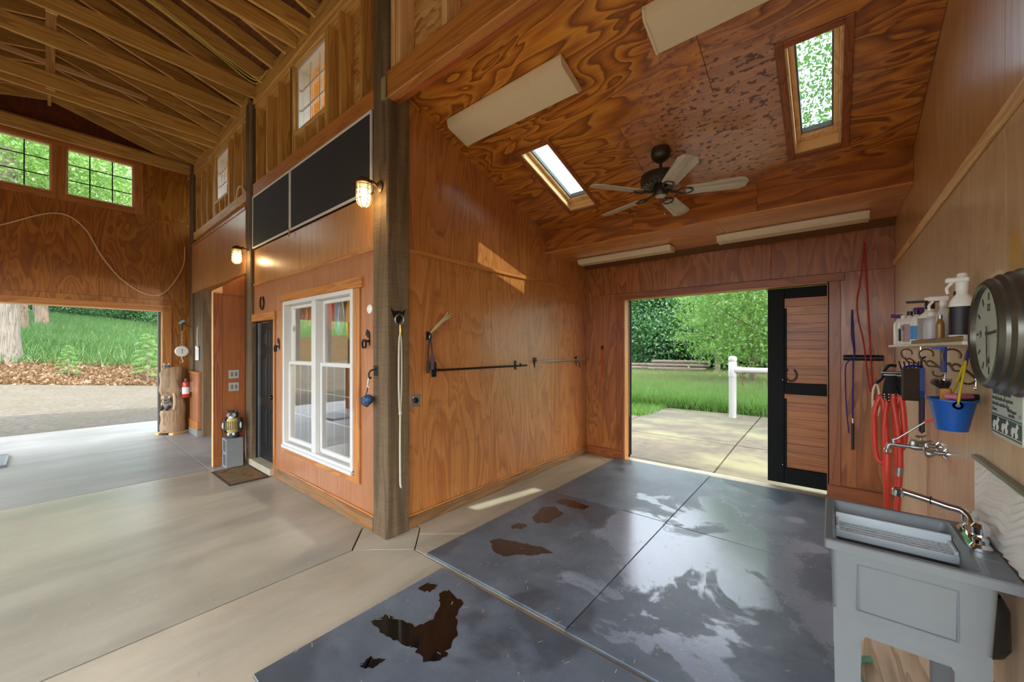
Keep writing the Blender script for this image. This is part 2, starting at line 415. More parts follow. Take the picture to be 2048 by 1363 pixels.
slab([(-10.3, 1.4), (-6.5, 1.4), (-6.5, 2.0), (-10.3, 2.0)], M_CON2)
slab([(-10.3, 2.0), (-3.3, 2.0), (-3.3, 5.6), (-10.3, 5.6)], M_CON2)

# ---------------------------------------------------------------- wash bay walls
def cz(y): return 3.97-.308*(y-1.86)
def panels(parent, plane, h0, h1, a_cuts, b_cuts, holes, mat, gap=.003, name='panel', top=None):
    for i in range(len(a_cuts)-1):
        for j in range(len(b_cuts)-1):
            a0, a1, b0, b1 = a_cuts[i]+gap*.7, a_cuts[i+1]-gap*.7, b_cuts[j]+gap*.7, b_cuts[j+1]-gap*.7
            hs = [h for h in holes if h[0] < a1 and h[1] > a0 and h[2] < b1 and h[3] > b0]
            ae = sorted({a0, a1, *[x for h in hs for x in h[:2] if a0 < x < a1]}); be = sorted({b0, b1, *[x for h in hs for x in h[2:] if b0 < x < b1]})
            m = MB().grid(ae, be, hs, h0, h1, plane)
            if not m.v: continue
            if top: m.mapv(lambda p: (p[0], p[1], top(p[1])) if p[2] > b1-1e-4 else p)
            m.build(name, mat, parent)
wl = sroot('wall_left', 'varnished orange plywood wall on the left of the wash bay', 'wall')
MB().prism([(2.0, 0), (5.6, 0), (5.6, cz(5.6)+.1), (2.0, cz(2.0)+.1)], -3.08, -2.996, 'yz').build('wall_core', M_FRAMING, wl)
panels(wl, 'yz', -2.995, XL, [2.085, 3.235, 4.46, YF+.02], [.0, 2.52], [], P_LW)
panels(wl, 'yz', -2.995, XL, [2.085, 3.73, YF+.02], [2.52, 3.0], [], P_LW, top=lambda y: cz(y)+.02)
B(XL, 2.085, 2.515, XL+.016, YF, 2.56, c=.004).build('trim_1', TRIM('y'), wl)
wr = sroot('wall_right', 'pale weathered plywood wall on the right of the wash bay', 'wall')
MB().prism([(1.78, 0), (5.6, 0), (5.6, cz(5.6)+.1), (1.78, 5.3)], .52, .64, 'yz').build('wall_core', M_FRAMING, wr)
panels(wr, 'yz', .50, .518, [1.80, 2.27, 3.49, 4.71, YF+.02], [.0, 2.49], [], P_RW)
panels(wr, 'yz', .50, .518, [1.80, 2.27, 3.49, 4.71, YF+.02], [2.49, 3.0], [], P_RU, top=lambda y: cz(y)+.02)
B(.482, 1.80, 2.47, .50, YF, 2.525, c=.005).build('trim_1', PALE('y'), wr)
wb = sroot('wall_back', 'dark orange plywood wall around the sliding door', 'wall')
DH = (-2.35, -.025, -1, 2.37)
MB().grid([-10.3, -4.2, -3.4, -2.98, -2.35, -.025, .62], [0, 1.0, 2.0, 2.37, 3.0], [DH, (-4.2, -3.4, 1.0, 2.0)], YF+.016, YF+.11, 'xz').build('wall_core', M_FRAMING, wb)
panels(wb, 'xz', YF, YF+.015, [XL, -1.76, -.54, XR], [.0, 2.46, 2.96], [DH], P_FW)
panels(wb, 'xz', YF, YF+.015, [-10.2, -8.0, -6.0, XL-.1], [.0, 2.9], [(-4.2, -3.4, 1.0, 2.0)], P_AU)
# door casing and baseboards
B(-2.47, YF-.022, .0, -2.35, YF, 2.37, c=.003).build('trim_2', TRIMD('z'), wb)
B(-.025, YF-.022, .0, .085, YF, 2.37, c=.003).build('trim_3', TRIMD('z'), wb)
B(-2.50, YF-.028, 2.37, .115, YF, 2.455, c=.003).build('trim_4', TRIMD('x'), wb)
B(-2.352, YF-.022, 0, -2.335, YF+.12, 2.37).build('trim_5', TRIM('z'), wb)
B(-.028, YF-.022, 0, -.012, YF+.12, 2.37).build('trim_6', TRIM('z'), wb)
B(-2.35, YF-.022, 2.357, -.012, YF+.12, 2.372).build('trim_7', TRIM('x'), wb)
bl = struct(B(XL, 2.09, 0, XL+.03, YF, .10, c=.006).build('baseboard_left', BASEW('y')), 'worn wooden baseboard along the left plywood wall', 'baseboard')
B(XL, 2.09, .1, XL+.018, YF, .118, c=.003).build('cap_moulding', TRIM('y'), bl)
struct(B(XL+.03, YF-.03, 0, -2.36, YF, .13, c=.006).build('baseboard_back', TRIMD('x')), 'brown baseboard left of the sliding door', 'baseboard')
struct(B(-.03, YF-.035, 0, XR, YF, .17, c=.006).build('baseboard_right', TRIMD('x')), 'brown baseboard right of the sliding door', 'baseboard')

# ceiling of the bay, soffit, header beam, outer roof
ce = sroot('ceiling', 'sloping glossy orange plywood ceiling over the wash bay', 'ceiling')
SKY = [(-2.42, -2.08, 3.05, 4.03), (-.235, .065, 3.06, 4.06)]
def slope(m, start=0): return m.mapv(lambda p: (p[0], p[1], p[2]+cz(p[1])), start)
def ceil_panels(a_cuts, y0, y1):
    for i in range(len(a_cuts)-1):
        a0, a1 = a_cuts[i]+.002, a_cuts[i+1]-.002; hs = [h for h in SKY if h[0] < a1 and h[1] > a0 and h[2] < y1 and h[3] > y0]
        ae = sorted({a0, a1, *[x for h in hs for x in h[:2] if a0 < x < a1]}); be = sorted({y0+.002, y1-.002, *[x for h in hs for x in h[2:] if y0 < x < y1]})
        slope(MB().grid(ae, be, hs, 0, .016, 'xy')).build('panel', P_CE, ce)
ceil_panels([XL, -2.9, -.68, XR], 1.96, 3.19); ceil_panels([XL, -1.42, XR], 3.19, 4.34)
slope(MB().grid([-10.3, -3.1, SKY[0][0], SKY[0][1], SKY[1][0], SKY[1][1], .66], [1.99, 3.05, 3.06, 4.03, 4.06, 6.0], SKY, .02, .15, 'xy')).build('roof_deck', M_FRAMING, ce)
so_ = sroot('ceiling_soffit', 'boxed plywood soffit above the sliding door', 'ceiling')
for a, b in ((XL, -1.76), (-1.76, -.54), (-.54, XR)):
    B(a+.0015, 4.32, 2.95, b-.0015, 4.336, 3.26).build('panel', P_SO, so_)
for a, b in ((XL, -.9), (-.9, XR)):
    B(a+.0015, 4.32, 2.935, b-.0015, YF+.01, 2.9495).build('panel', P_SB, so_)
hb = sroot('header_beam', 'reddish timber header beam across the top of the bay opening', 'beam')
B(XL, 1.86, 3.79, XR+.02, 1.925, 4.02, c=.004).build('beam_ply', TRIM('x'), hb)
B(XL, 1.927, 3.79, XR+.02, 1.99, 4.02, c=.004).build('beam_ply', board('header_wood', (176, 96, 44), (128, 62, 24), 'x', .4, .2, .3), hb)
mb_ = MB().prism([(1.84, 3.78), (2.0, 3.78), (2.0, 3.79), (1.85, 3.79), (1.85, 3.97), (1.84, 3.97)], -2.99, -2.93, 'yz')
mb_.build('joist_hanger', simple('galvanized', (190, 196, 160), .4, .6), hb)

# ---------------------------------------------------------------- aisle wall with clerestory
wa = sroot('wall_aisle', 'plywood and stud wall along the barn aisle', 'wall')
WIN = (-5.185, -3.495, .46, 2.212); DOOR = (-6.335, -5.545, -.1, 2.02)
panels(wa, 'xz', YA, YA+.018, [-6.31, -5.49, -4.31, -3.14], [.0, 2.53], [WIN, (-6.335, -5.545, -.1, 2.02)], P_AW)
panels(wa, 'xz', YA, YA+.018, [-6.31, -4.75, -3.14], [2.55, 3.04], [], P_AU)
B(-6.31, YA-.016, 2.525, -3.14, YA+.01, 2.555, c=.004).build('trim_1', TRIM('x'), wa)
m = MB().grid([-10.2, -9.1, -6.64, -6.335, -5.545, WIN[0], WIN[1], -3.0], [0, .46, 2.02, 2.212, 2.76, 3.04], [WIN, DOOR, (-9.1, -6.64, -1, 2.76)], YA+.019, YA+.10, 'xz'); m.build('wall_core', M_FRAMING, wa)
B(-6.31, 1.86, 3.79, -3.14, 1.93, 3.965, c=.004).build('beam', TRIM('x'), wa)
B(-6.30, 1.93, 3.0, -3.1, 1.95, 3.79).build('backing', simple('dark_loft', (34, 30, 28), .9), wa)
# left bay header panel (above the passage)
for a, b in ((-9.75, -8.1), (-8.1, -6.54)):
    B(a+.002, 1.84, 2.75, b-.002, 1.858, 3.66).build('panel', P_AU, wa)
B(-9.75, 1.845, 2.735, -6.54, 1.99, 2.752).build('trim_2', TRIM('x'), wa)
MB().prism([(1.83, 3.66), (1.99, 3.79), (1.99, 3.83), (1.83, 3.70)], -9.75, -6.54, 'yz').build('sloped_sill', TRIM('x'), wa)
B(-9.75, 1.86, 3.80, -6.54, 1.95, 3.94).build('beam', PINE('x'), wa)
# clerestory studs, strand board, windows
CW = [(-4.97, -4.16, 4.23, 5.03), (-8.40, -7.60, 4.23, 5.03)]
for x0, x1 in ((-9.74, -6.53), (-6.30, -3.15)):
    c = [w for w in CW if x0 < w[0] < x1][0]
    MB().grid([x0, c[0], c[1], x1], [3.9, c[2], c[3], 5.1], [c], 2.03, 2.045, 'xz').build('strand_board', M_OSB, wa)
    B(x0, 1.885, 5.055, x1, 2.03, 5.10, c=.002).build('top_plate', PINE('x'), wa)
    B(x0, 1.86, 5.10, x1, 1.90, 5.32, c=.002).build('rim_board', PINE('x'), wa)
    xs = []; x = x0+.02
    while x < x1-.03: xs.append(x); x += .406
    xs = [q for q in xs if not c[0]-.09 < q < c[1]+.05] + [c[0]-.085, c[0]-.042, c[1]+.004, c[1]+.045]
    for q in xs: B(q, 1.89, 3.965, q+.038, 2.03, 5.055, c=.002).build('stud', PINE('z'), wa)
    B(c[0]-.004, 1.89, c[2]-.042, c[1]+.004, 2.03, c[2]-.004, c=.002).build('window_sill_stud', PINE('x'), wa)
    for q in (c[0]+.005, (c[0]+c[1])/2-.1, (c[0]+c[1])/2+.22): B(q, 1.89, 3.965, q+.038, 2.03, c[2]-.042, c=.002).build('cripple_stud', PINE('z'), wa)
    B(c[0]-.004, 1.89, c[3]+.003, c[1]+.004, 2.03, 5.055).build('window_header', PINE('x'), wa)
M_WHITE = simple('white_vinyl', (212, 211, 206), .35, var=.05)
M_GLASS = glass()
def grille(parent, x0, x1, z0, z1, y, nx, nz, mat, w=.014, d=.008, name='muntin'):
    for i in range(1, nx):
        x = x0+(x1-x0)*i/nx; B(x-w/2, y-d/2, z0, x+w/2, y+d/2, z1).build(name, mat, parent)
    for j in range(1, nz):
        z = z0+(z1-z0)*j/nz; B(x0, y-d/2-.001, z-w/2, x1, y+d/2+.001, z+w/2).build(name, mat, parent)
def frame_mb(x0, x1, z0, z1, y0, y1, w, c=.003):
    return MB().box(x0, y0, z0, x0+w, y1, z1, c=c).box(x1-w, y0, z0, x1, y1, z1, c=c).box(x0+w, y0, z0, x1-w, y1, z0+w, c=c).box(x0+w, y0, z1-w, x1-w, y1, z1, c=c)
for k, c in enumerate(CW):
    w = sroot('window_%d' % (k+3), ['white clerestory window with grid panes beside the front post', 'white clerestory window with grid panes far down the aisle'][k], 'window')
    frame_mb(c[0], c[1], c[2], c[3], 1.93, 2.06, .045).build('window_frame', M_WHITE, w)
    B(c[0]+.045, 1.985, c[2]+.045, c[1]-.045, 1.989, c[3]-.045).build('pane', M_GLASS, w)
    grille(w, c[0]+.045, c[1]-.045, c[2]+.045, c[3]-.045, 1.972, 3, 3, M_WHITE, .018)
# upper wall above the wash bay
ub = sroot('wall_upper', 'strand board and studs above the bay header beam', 'wall')
B(XL+.06, 2.03, 4.0, XR+.3, 2.045, 5.3).build('strand_board', M_OSB, ub)
for q in (-2.92, -2.84, -2.25, -1.84, -1.43, -1.03): B(q, 1.89, 4.02, q+.06, 2.03, 5.1, c=.002).build('stud', PALE('z'), ub)

# posts
def post(x0, x1, y0, y1, z1, label, name='timber_post'):
    m = MB()
    n = 24
    loops = []
    for i in range(n+1):
        z = z1*i/n; j = .004
        loops.append([(x+random.uniform(-j, j)*.5, y+random.uniform(-j, j)*.5, z) for x, y in ((x0+.012, y0), (x1-.012, y0), (x1, y0+.012), (x1, y1-.012), (x1-.012, y1), (x0+.012, y1), (x0, y1-.012), (x0, y0+.012))])
    m.rings(loops); o = m.build(name, M_TIMBER); return struct(o, label, 'post')
post(-3.155, -2.925, 1.858, 2.088, 5.3, 'tall rough-sawn dark post at the corner of the wash bay')
post(-6.53, -6.31, 1.84, 2.06, 5.15, 'tall dark timber post left of the black door')
post(-9.98, -9.76, 1.84, 2.06, 5.3, 'tall dark timber post beside the end wall')
post(-9.22, -9.0, 1.85, 2.07, 2.735, 'short dark post under the header at the passage')
struct(B(-9.757, 1.875, 1.2, -9.223, 1.90, 2.735, c=.003).build('dark_board', M_TIMBER), 'wide dark weathered board between two posts behind the hanging scale', 'board')
ab = struct(B(-5.50, YA-.028, 0, -3.155, YA, .125, c=.006).build('baseboard_aisle', BASEW('x')), 'worn wooden baseboard under the double window', 'baseboard')
B(-5.50, YA-.018, .125, -3.155, YA, .145, c=.003).build('cap_moulding', TRIM('x'), ab)
# wing wall with the switches
ww = sroot('wall_wing', 'narrow projecting plywood wing wall with sloped top', 'wall')
MB().prism([(1.58, 0), (1.85, 0), (1.85, 2.72), (1.58, 2.52)], -6.66, -6.605, 'yz').build('panel', P_WW, ww)
B(-6.665, 1.475, 0, -6.60, 1.58, 2.42, c=.004).build('column_trim', TRIMD('z'), ww)
B(-6.668, 1.470, 0, -6.597, 1.4745, 2.44).build('corner_strip', PALE('z'), ww)
MB().prism([(1.475, 2.42), (1.58, 2.42), (1.58, 2.52), (1.475, 2.45)], -6.665, -6.602, 'yz').build('cap', PALE('y'), ww)
B(-6.605, 1.58, 2.41, -6.592, 1.85, 2.43).build('trim_1', TRIMD('y'), ww)
B(-6.60, 1.47, 0, -6.585, 1.85, .13, c=.004).build('base_trim', TRIMD('y'), ww)
# half wall with the extinguisher
hw = sroot('wall_half', 'low plywood half wall at the passage', 'wall')
B(-9.74, 1.80, .13, -9.09, 1.92, 1.17).build('panel', P_AW, hw)
B(-9.76, 1.785, 1.17, -9.08, 1.93, 1.20, c=.004).build('cap', TRIM('x'), hw)
B(-9.74, 1.785, .12, -9.08, 1.80, .27, c=.004).build('base_trim', TRIM('x'), hw)
B(-9.74, 1.78, 0, -9.08, 1.93, .12, c=.004).build('footing', M_CON2, hw)

# ---------------------------------------------------------------- end wall
we = sroot('wall_end', 'orange plywood end wall above the big open doorway', 'wall')
ED = (-1.46, 1.46, -1, 2.39); EWn = [(-.82, .055, 4.31, 5.13), (.214, 1.06, 4.31, 5.13)]
MB().grid([-3.4, -1.46, -.82, .055, .214, 1.06, 1.46, 5.6], [0, 2.39, 4.31, 5.13, 5.5], [ED]+EWn, XE-.15, XE-.017, 'yz').build('wall_core', M_FRAMING, we)
MB().prism([(-3.4, 5.5), (5.0, 5.5), (2.2, 5.5), (.03, 6.1), (-2.2, 5.5)], XE-.15, XE-.017, 'yz').build('gable_core', M_FRAMING, we)
panels(we, 'yz', XE-.016, XE, [-3.4, -1.83, -.61, .61, 1.83, 2.1], [.0, 2.6, 4.2, 5.32], [ED]+EWn, P_EW)
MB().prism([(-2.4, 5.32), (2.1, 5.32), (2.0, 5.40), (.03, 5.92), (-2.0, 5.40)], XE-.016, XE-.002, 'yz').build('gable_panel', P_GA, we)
B(XE, -2.2, 5.31, XE+.07, 1.86, 5.43, c=.004).build('ledger', PINE('y'), we)
B(XE, -2.2, 5.20, XE+.045, 1.86, 5.31, c=.004).build('ledger', TRIM('y'), we)
for a, b, c, d in ((-.95, -.82, 4.2, 5.2), (.055, .214, 4.2, 5.2), (1.06, 1.18, 4.2, 5.2)):
    B(XE, a, c, XE+.022, b, d, c=.003).build('trim_1', TRIM('z'), we)
B(XE, -.82, 4.20, XE+.021, .055, 4.31, c=.003).build('trim_2', TRIM('y'), we); B(XE, .214, 4.20, XE+.021, 1.06, 4.31, c=.003).build('trim_3', TRIM('y'), we)
B(XE, -.95, 5.13, XE+.024, 1.18, 5.20, c=.003).build('trim_4', TRIM('y'), we)
B(XE, -1.6, 2.39, XE+.025, 1.60, 2.50, c=.003).build('trim_5', TRIM('y'), we)
B(XE, 1.46, 0, XE+.025, 1.60, 2.39, c=.003).build('trim_6', TRIM('z'), we)
B(XE-.15, 1.445, 0, XE+.012, 1.46, 2.39).build('trim_7', PALE('z'), we)
B(XE-.15, -1.46, 2.375, XE+.012, 1.46, 2.39).build('trim_8', PALE('y'), we)
B(XE-.10, 1.40, 0, XE-.05, 1.444, 2.37, c=.01).build('track_post', simple('grey_steel', (96, 94, 92), .45, .5), we)
B(XE, 1.455, 0, XE+.04, 1.62, .14, c=.004).build('trim_9', TRIM('z'), we)
M_BLK = simple('black_muntin', (26, 28, 26), .5)
for k, c in enumerate(EWn):
    w = sroot('window_%d' % (k+5), ['high grid window left of the other on the end wall', 'high grid window right of the other on the end wall'][k], 'window')
    B(XE-.08, c[0], c[2], XE-.075, c[1], c[3]).build('pane', M_GLASS, w)
    m = frame_mb(c[0], c[1], c[2], c[3], XE-.09, XE-.02, .028); m.mapv(lambda p: (p[1], p[0], p[2])); m.build('window_frame', PALE('z'), w)
    for i in (1, 2):
        y = c[0]+(c[1]-c[0])*i/3; B(XE-.072, y-.008, c[2]+.028, XE-.060, y+.008, c[3]-.028).build('muntin', M_BLK, w)
        z = c[2]+(c[3]-c[2])*i/3; B(XE-.071, c[0]+.028, z-.008, XE-.061, c[1]-.028, z+.008).build('muntin', M_BLK, w)

# ---------------------------------------------------------------- aisle roof: rafters, ties, sheathing
rf = sroot('roof', 'exposed rafters and roof boards over the aisle', 'roof')
M_SHEATH = board('roof_board', (118, 70, 30), (78, 42, 16), 'x', .7, .6)
RS = .29; RIDGE = .03
def rz(y): return 5.24+RS*(1.86-y) if y >= RIDGE else 5.24+RS*(1.86-RIDGE)-RS*(RIDGE-y)
def raft(x, side):
    y0, y1 = (RIDGE, 2.62) if side > 0 else (-2.56, RIDGE)
    m = B(x-.019, y0, 0, x+.019, y1, .185); m.mapv(lambda p: (p[0], p[1], p[2]+rz(p[1]))); return m.build('rafter', PINE('y'), rf)
x = -10.0
while x < -2.3:
    raft(x, 1); raft(x, -1); x += .406
for x in (-9.95, -8.30, -8.05, -6.95, -6.22, -4.80, -4.50, -2.9):
    B(x-.019, -1.95, 5.14, x+.019, 1.86, 5.325, c=.003).build('tie_beam', PINE('y'), rf)
for x in (-8.18, -7.0, -6.3, -4.75): B(x-.012, -.01, 5.16, x+.012, .075, rz(.03)+.05, c=.002).build('king_strut', PALE('z'), rf)
for x in (-8.175, -6.6, -4.65):
    for y0, y1 in ((RIDGE, 1.0), (-.94, RIDGE)):
        B(x-.05, y0, 5.5, x-.015, y1, 5.56).build('collar_strip', PALE('y'), rf)
x = -10.35
while x < 5.2:
    for y0, y1 in ((RIDGE, 2.75), (-2.69, RIDGE)):
        m = B(x+.002, y0, .187, x+1.218, y1, .205); m.mapv(lambda p: (p[0], p[1], p[2]+rz(p[1]))); m.build('sheathing_panel', M_SHEATH, rf)
    x += 1.22
B(-10.35, RIDGE-.02, rz(RIDGE)-.02, 5.2, RIDGE+.02, rz(RIDGE)+.16).build('ridge_board', PINE('x'), rf)
B(-9.7, 2.06, 5.06, 5.0, 2.62, 5.075).build('eave_soffit', simple('tan_soffit', (240, 204, 146), .6), rf)
B(-10.2, 1.84, 5.10, -9.98, 1.86, 5.3).build('rim_block', PINE('x'), rf)

# the sides of the aisle behind the photographer: solid above, wide open doorways below
ws = sroot('wall_side', 'upper plywood wall on the far side of the aisle', 'wall')
B(-10.3, -1.99, 2.9, 5.3, -1.87, 5.3).build('panel', P_AU, ws)
for x in (-9.9, -6.5, -3.1, .3, 3.7): B(x-.1, -2.0, 0, x+.1, -1.86, 2.9).build('post', M_TIMBER, ws)
wz = sroot('wall_front', 'plywood end wall above the second open doorway', 'wall')
MB().grid([-2.0, -1.5, 1.5, 2.05], [0, 2.6, 5.4], [(-1.5, 1.5, -1, 2.6)], 5.2, 5.3, 'yz').build('panel', P_EW, wz)
MB().prism([(-2.2, 5.4), (2.2, 5.4), (.03, 6.0)], 5.2, 5.3, 'yz').build('gable_panel', P_EW, wz)
B(.6, 1.86, 0, 5.2, 1.95, 5.2).build('panel', P_AW, wz)

# ---------------------------------------------------------------- double window and black door in the aisle wall
M_GLASS2 = glass('double_glazing', (.95, .97, .96, 1), 1.5, 0, .16)
w1 = sroot('window_1', 'white double-hung double window in the aisle wall', 'window')
x0, x1, z0, z1 = WIN; xm = (x0+x1)/2; zr = 1.47
frame_mb(x0, x1, z0, z1, YA-.035, YA+.10, .045, .004).build('window_frame', M_WHITE, w1)
B(xm-.05, YA-.03, z0+.045, xm+.05, YA+.10, z1-.045, c=.004).build('mullion', M_WHITE, w1)
MB().prism([(YA-.05, z0-.02), (YA+.09, z0+.03), (YA+.09, z0+.06), (YA-.05, z0+.012)], x0, x1, 'yz').build('window_sill', M_WHITE, w1)
for a, b in ((x0+.045, xm-.05), (xm+.05, x1-.045)):
    s = frame_mb(a+.012, b-.012, zr-.02, z1-.045, YA+.045, YA+.075, .042, .003).build('upper_sash', M_WHITE, w1)
    B(a+.05, YA+.058, zr+.02, b-.05, YA+.062, z1-.085).build('pane', M_GLASS2, s)
    s = frame_mb(a+.012, b-.012, z0+.06, zr+.022, YA+.015, YA+.043, .042, .003).build('lower_sash', M_WHITE, w1)
    B(a+.05, YA+.028, z0+.10, b-.05, YA+.032, zr-.02).build('pane', M_GLASS2, s)
    grille(s, a+.05, b-.05, z0+.10, zr-.02, YA+.05, 3, 3, M_WHITE, .006, .004)
wt = sroot('trim_1', 'wooden casing around the double window', 'trim')
B(x0-.075, YA-.022, z0-.09, x0-.001, YA, z1, c=.003).build('casing', TRIM('z'), wt)
B(x1+.001, YA-.022, z0-.09, x1+.10, YA, z1, c=.003).build('casing', TRIM('z'), wt)
B(x0-.10, YA-.03, z1+.001, x1+.15, YA, z1+.10, c=.003).build('casing', TRIM('x'), wt)
B(x0, YA-.022, z0-.09, x1, YA, z0-.021, c=.003).build('casing', TRIM('x'), wt)
d1 = sroot('door_1', 'black panelled door left of the double window', 'door')
M_BDOOR = simple('black_door_paint', (22, 24, 26), .32, var=.05)
DX0, DX1 = -6.30, -5.585
B(DX0, YA+.06, .10, DX1, YA+.095, 2.0).build('door_leaf', M_BDOOR, d1)
for cx_ in (-6.115, -5.77):
    for za, zb in ((.28, .82), (.95, 1.55), (1.66, 1.9)):
        p = frame_mb(cx_-.13, cx_+.13, za, zb, YA+.052, YA+.06, .02).build('panel', M_BDOOR, d1)
        B(cx_-.085, YA+.053, za+.045, cx_+.085, YA+.06, zb-.045, c=.004).build('raised_field', M_BDOOR, p)
B(-6.335, YA+.02, .02, DX0-.004, YA+.10, 2.02).build('jamb', M_BDOOR, d1); B(DX1+.004, YA+.01, .02, -5.545, YA+.10, 2.02).build('jamb', TRIM('z'), d1)
B(DX0-.004, YA+.045, .1, DX0+.006, YA+.058, 2.0).build('weather_strip', simple('weather_strip', (170, 172, 174), .3, .7), d1)
B(-6.335, YA-.06, 0, -5.545, YA+.1, .09, c=.008).build('threshold', M_CONB, d1)
d1h = MB().lathe([(.012, 0), (.012, .035), (.028, .045), (.03, .06), (.02, .075), (0, .078)], 16, (0, 0, 0), 'y'); d1h.mapv(lambda p: (p[0]-5.66, YA+.055-p[1], p[2]+1.0)); d1h.build('door_knob', simple('dark_bronze', (52, 42, 34), .35, .8), d1, 40)
dt = sroot('trim_2', 'wooden casing around the black door', 'trim')
B(-5.545, YA-.02, 0, -5.505, YA, 2.02, c=.003).build('casing', TRIM('z'), dt)
B(-6.35, YA-.02, .0, -6.32, YA, 2.02, c=.003).build('casing', TRIM('z'), dt)
B(-6.34, YA-.03, 2.02, -5.475, YA, 2.125, c=.003).build('casing', TRIM('x'), dt)

# ---------------------------------------------------------------- skylights
M_GREYFR = simple('skylight_frame', (120, 126, 128), .4, .4)
for k, h in enumerate(SKY):
    w = sroot('window_%d' % (k+7), ['skylight with pale wooden shaft beside the left plywood wall', 'skylight with pale wooden shaft showing green treetops'][k], 'window')
    a, b, c, d = h; t = .016
    slope(B(a-.0, c, .0, a+t, d, .18)).build('shaft_lining', PALE('y'), w); slope(B(b-t, c, .0, b, d, .18)).build('shaft_lining', PALE('y'), w)
    slope(B(a+t, c, .0, b-t, c+t, .18)).build('shaft_lining', PALE('x'), w); slope(B(a+t, d-t, .0, b-t, d, .18)).build('shaft_lining', PALE('x'), w)
    m = MB(); 
    for q in ((a+t, c+t, a+t+.03, d-t), (b-t-.03, c+t, b-t, d-t), (a+t+.03, c+t, b-t-.03, c+t+.03), (a+t+.03, d-t-.06, b-t-.03, d-t)): m.box(q[0], q[1], .075, q[2], q[3], .14, c=.004)
    slope(m).build('sash', PALE('y'), w)
    m = MB()
    for q in ((a+t+.03, c+t+.03, a+t+.042, d-t-.06), (b-t-.042, c+t+.03, b-t-.03, d-t-.06), (a+t+.042, c+t+.03, b-t-.042, c+t+.042), (a+t+.042, d-t-.072, b-t-.042, d-t-.06)): m.box(q[0], q[1], .10, q[2], q[3], .138)
    slope(m).build('gasket', M_GREYFR, w)
    slope(B(a+t+.03, c+t+.03, .120, b-t-.03, d-t-.06, .126)).build('pane', glass('tinted_skylight_glass', (.74, .82, .85, 1)), w)
    f = .048
    ft = (f, f*.8)[k == 0]; cm = TRIMD
    slope(B(a-ft, c-ft, -.014, a, d+ft, .0, c=.003)).build('casing', cm('y'), w); slope(B(b, c-ft, -.014, b+ft, d+ft, .0, c=.003)).build('casing', cm('y'), w)
    slope(B(a, c-ft, -.014, b, c, .0, c=.003)).build('casing', cm('x'), w); slope(B(a, d, -.014, b, d+ft, .0, c=.003)).build('casing', cm('x'), w)

# ---------------------------------------------------------------- sliding barn door
d2 = sroot('door_2', 'black-framed sliding door with horizontal wooden boards', 'door')
YD = YF+.15
M_BFR = simple('black_frame_paint', (9, 11, 11), .6, var=.05, spec=.2)
sx0, sx1 = -.59, .75
fr_ = MB().box(sx0, YD, .04, sx0+.165, YD+.05, 2.36, c=.004).box(sx1-.16, YD, .04, sx1, YD+.05, 2.36, c=.004)
fr_.box(sx0+.165, YD, .04, sx1-.16, YD+.05, .23, c=.004).box(sx0+.165, YD, 1.105, sx1-.16, YD+.05, 1.235, c=.004).box(sx0+.165, YD, 2.24, sx1-.16, YD+.05, 2.36, c=.004)
fr_.build('frame', M_BFR, d2)
def dboard(g, k): return board('door_board_%d' % k, [(190, 120, 54), (182, 112, 50), (196, 126, 60), (172, 106, 52)][k], [(146, 84, 34), (136, 76, 30), (152, 90, 38), (122, 70, 32)][k], 'x', .45, .3, .15)
for za, zb, n in ((.232, 1.103, 9), (1.237, 2.238, 10)):
    for i in range(n):
        h = (zb-za)/n; k = random.randrange(4)
        B(sx0+.166, YD+.012, za+i*h+.0007, sx1-.161, YD+.034+.0015*(i % 2), za+(i+1)*h-.0007, c=.002).build('slat', dboard('x', k), d2)
B(sx0+.15, YD+.036, .2, sx1-.15, YD+.048, 2.27).build('back_panel', dboard('x', 1), d2)
for za, zb in ((.232, 1.05), (1.237, 2.12)): B(sx0+.166, YD-.004, za, sx0+.19, YD+.011, zb, c=.003).build('corner_strip', M_BFR, d2)
for z in (.26, 1.27): MB().ell((sx0+.15, YD-.004, z), (.008, .006, .008), 8, 6).build('bolt', simple('bright_steel', (210, 210, 205), .25, .9), d2, 40)
def ushoe(mat, parent=None, name='horseshoe', r=.055, w=.012, open_up=True, th=.008):
    m = MB(); pts = []
    n = 20
    for i in range(n+1):
        a = math.radians(-60)+math.radians(300)*i/n
        pts.append((r*.9*math.cos(a), r*1.15*math.sin(a)))
    out = [(p[0]*(1+w/r), p[1]*(1+w/r)) for p in pts]; inn = [(p[0]*(1-w/r), p[1]*(1-w/r)) for p in pts]
    for i in range(n):
        q = [out[i], out[i+1], inn[i+1], inn[i]]; m.prism(q, -th/2, th/2, 'xz')
    if open_up: m.mapv(lambda p: (p[0], p[1], -p[2]))
    return m
M_IRON = simple('rusty_iron', (66, 50, 38), .6, .6)
hs = ushoe(M_IRON, r=.062); hs.mapv(lambda p: (p[0], p[1], p[2])); 
tag(hs.build('horseshoe', M_IRON, None, loc=(-.36, YD+.004, 1.33)), 'rusty horseshoe on the wooden boards of the sliding door', 'horseshoe', 'horseshoes')
tr = sroot('door_track', 'dark sliding door track above the doorway', 'track')
B(-3.6, YF+.13, 2.372, .8, YF+.22, 2.42).build('rail', M_BFR, tr)
# left leaf pushed open, only its edge shows
d3 = sroot('door_3', 'edge of the second sliding door pushed open at the left jamb', 'door')
B(-3.5, YD, .04, -2.32, YD+.05, 2.36, c=.004).build('frame', M_BFR, d3); B(-2.345, YF+.112, .06, -2.325, YF+.135, 2.34, c=.003).build('edge_strip', simple('edge_strip', (120, 104, 84), .5), d3)
B(-2.34, YF+.118, .02, -2.316, YF+.135, .62, c=.004).build('guide', M_BFR, d3)

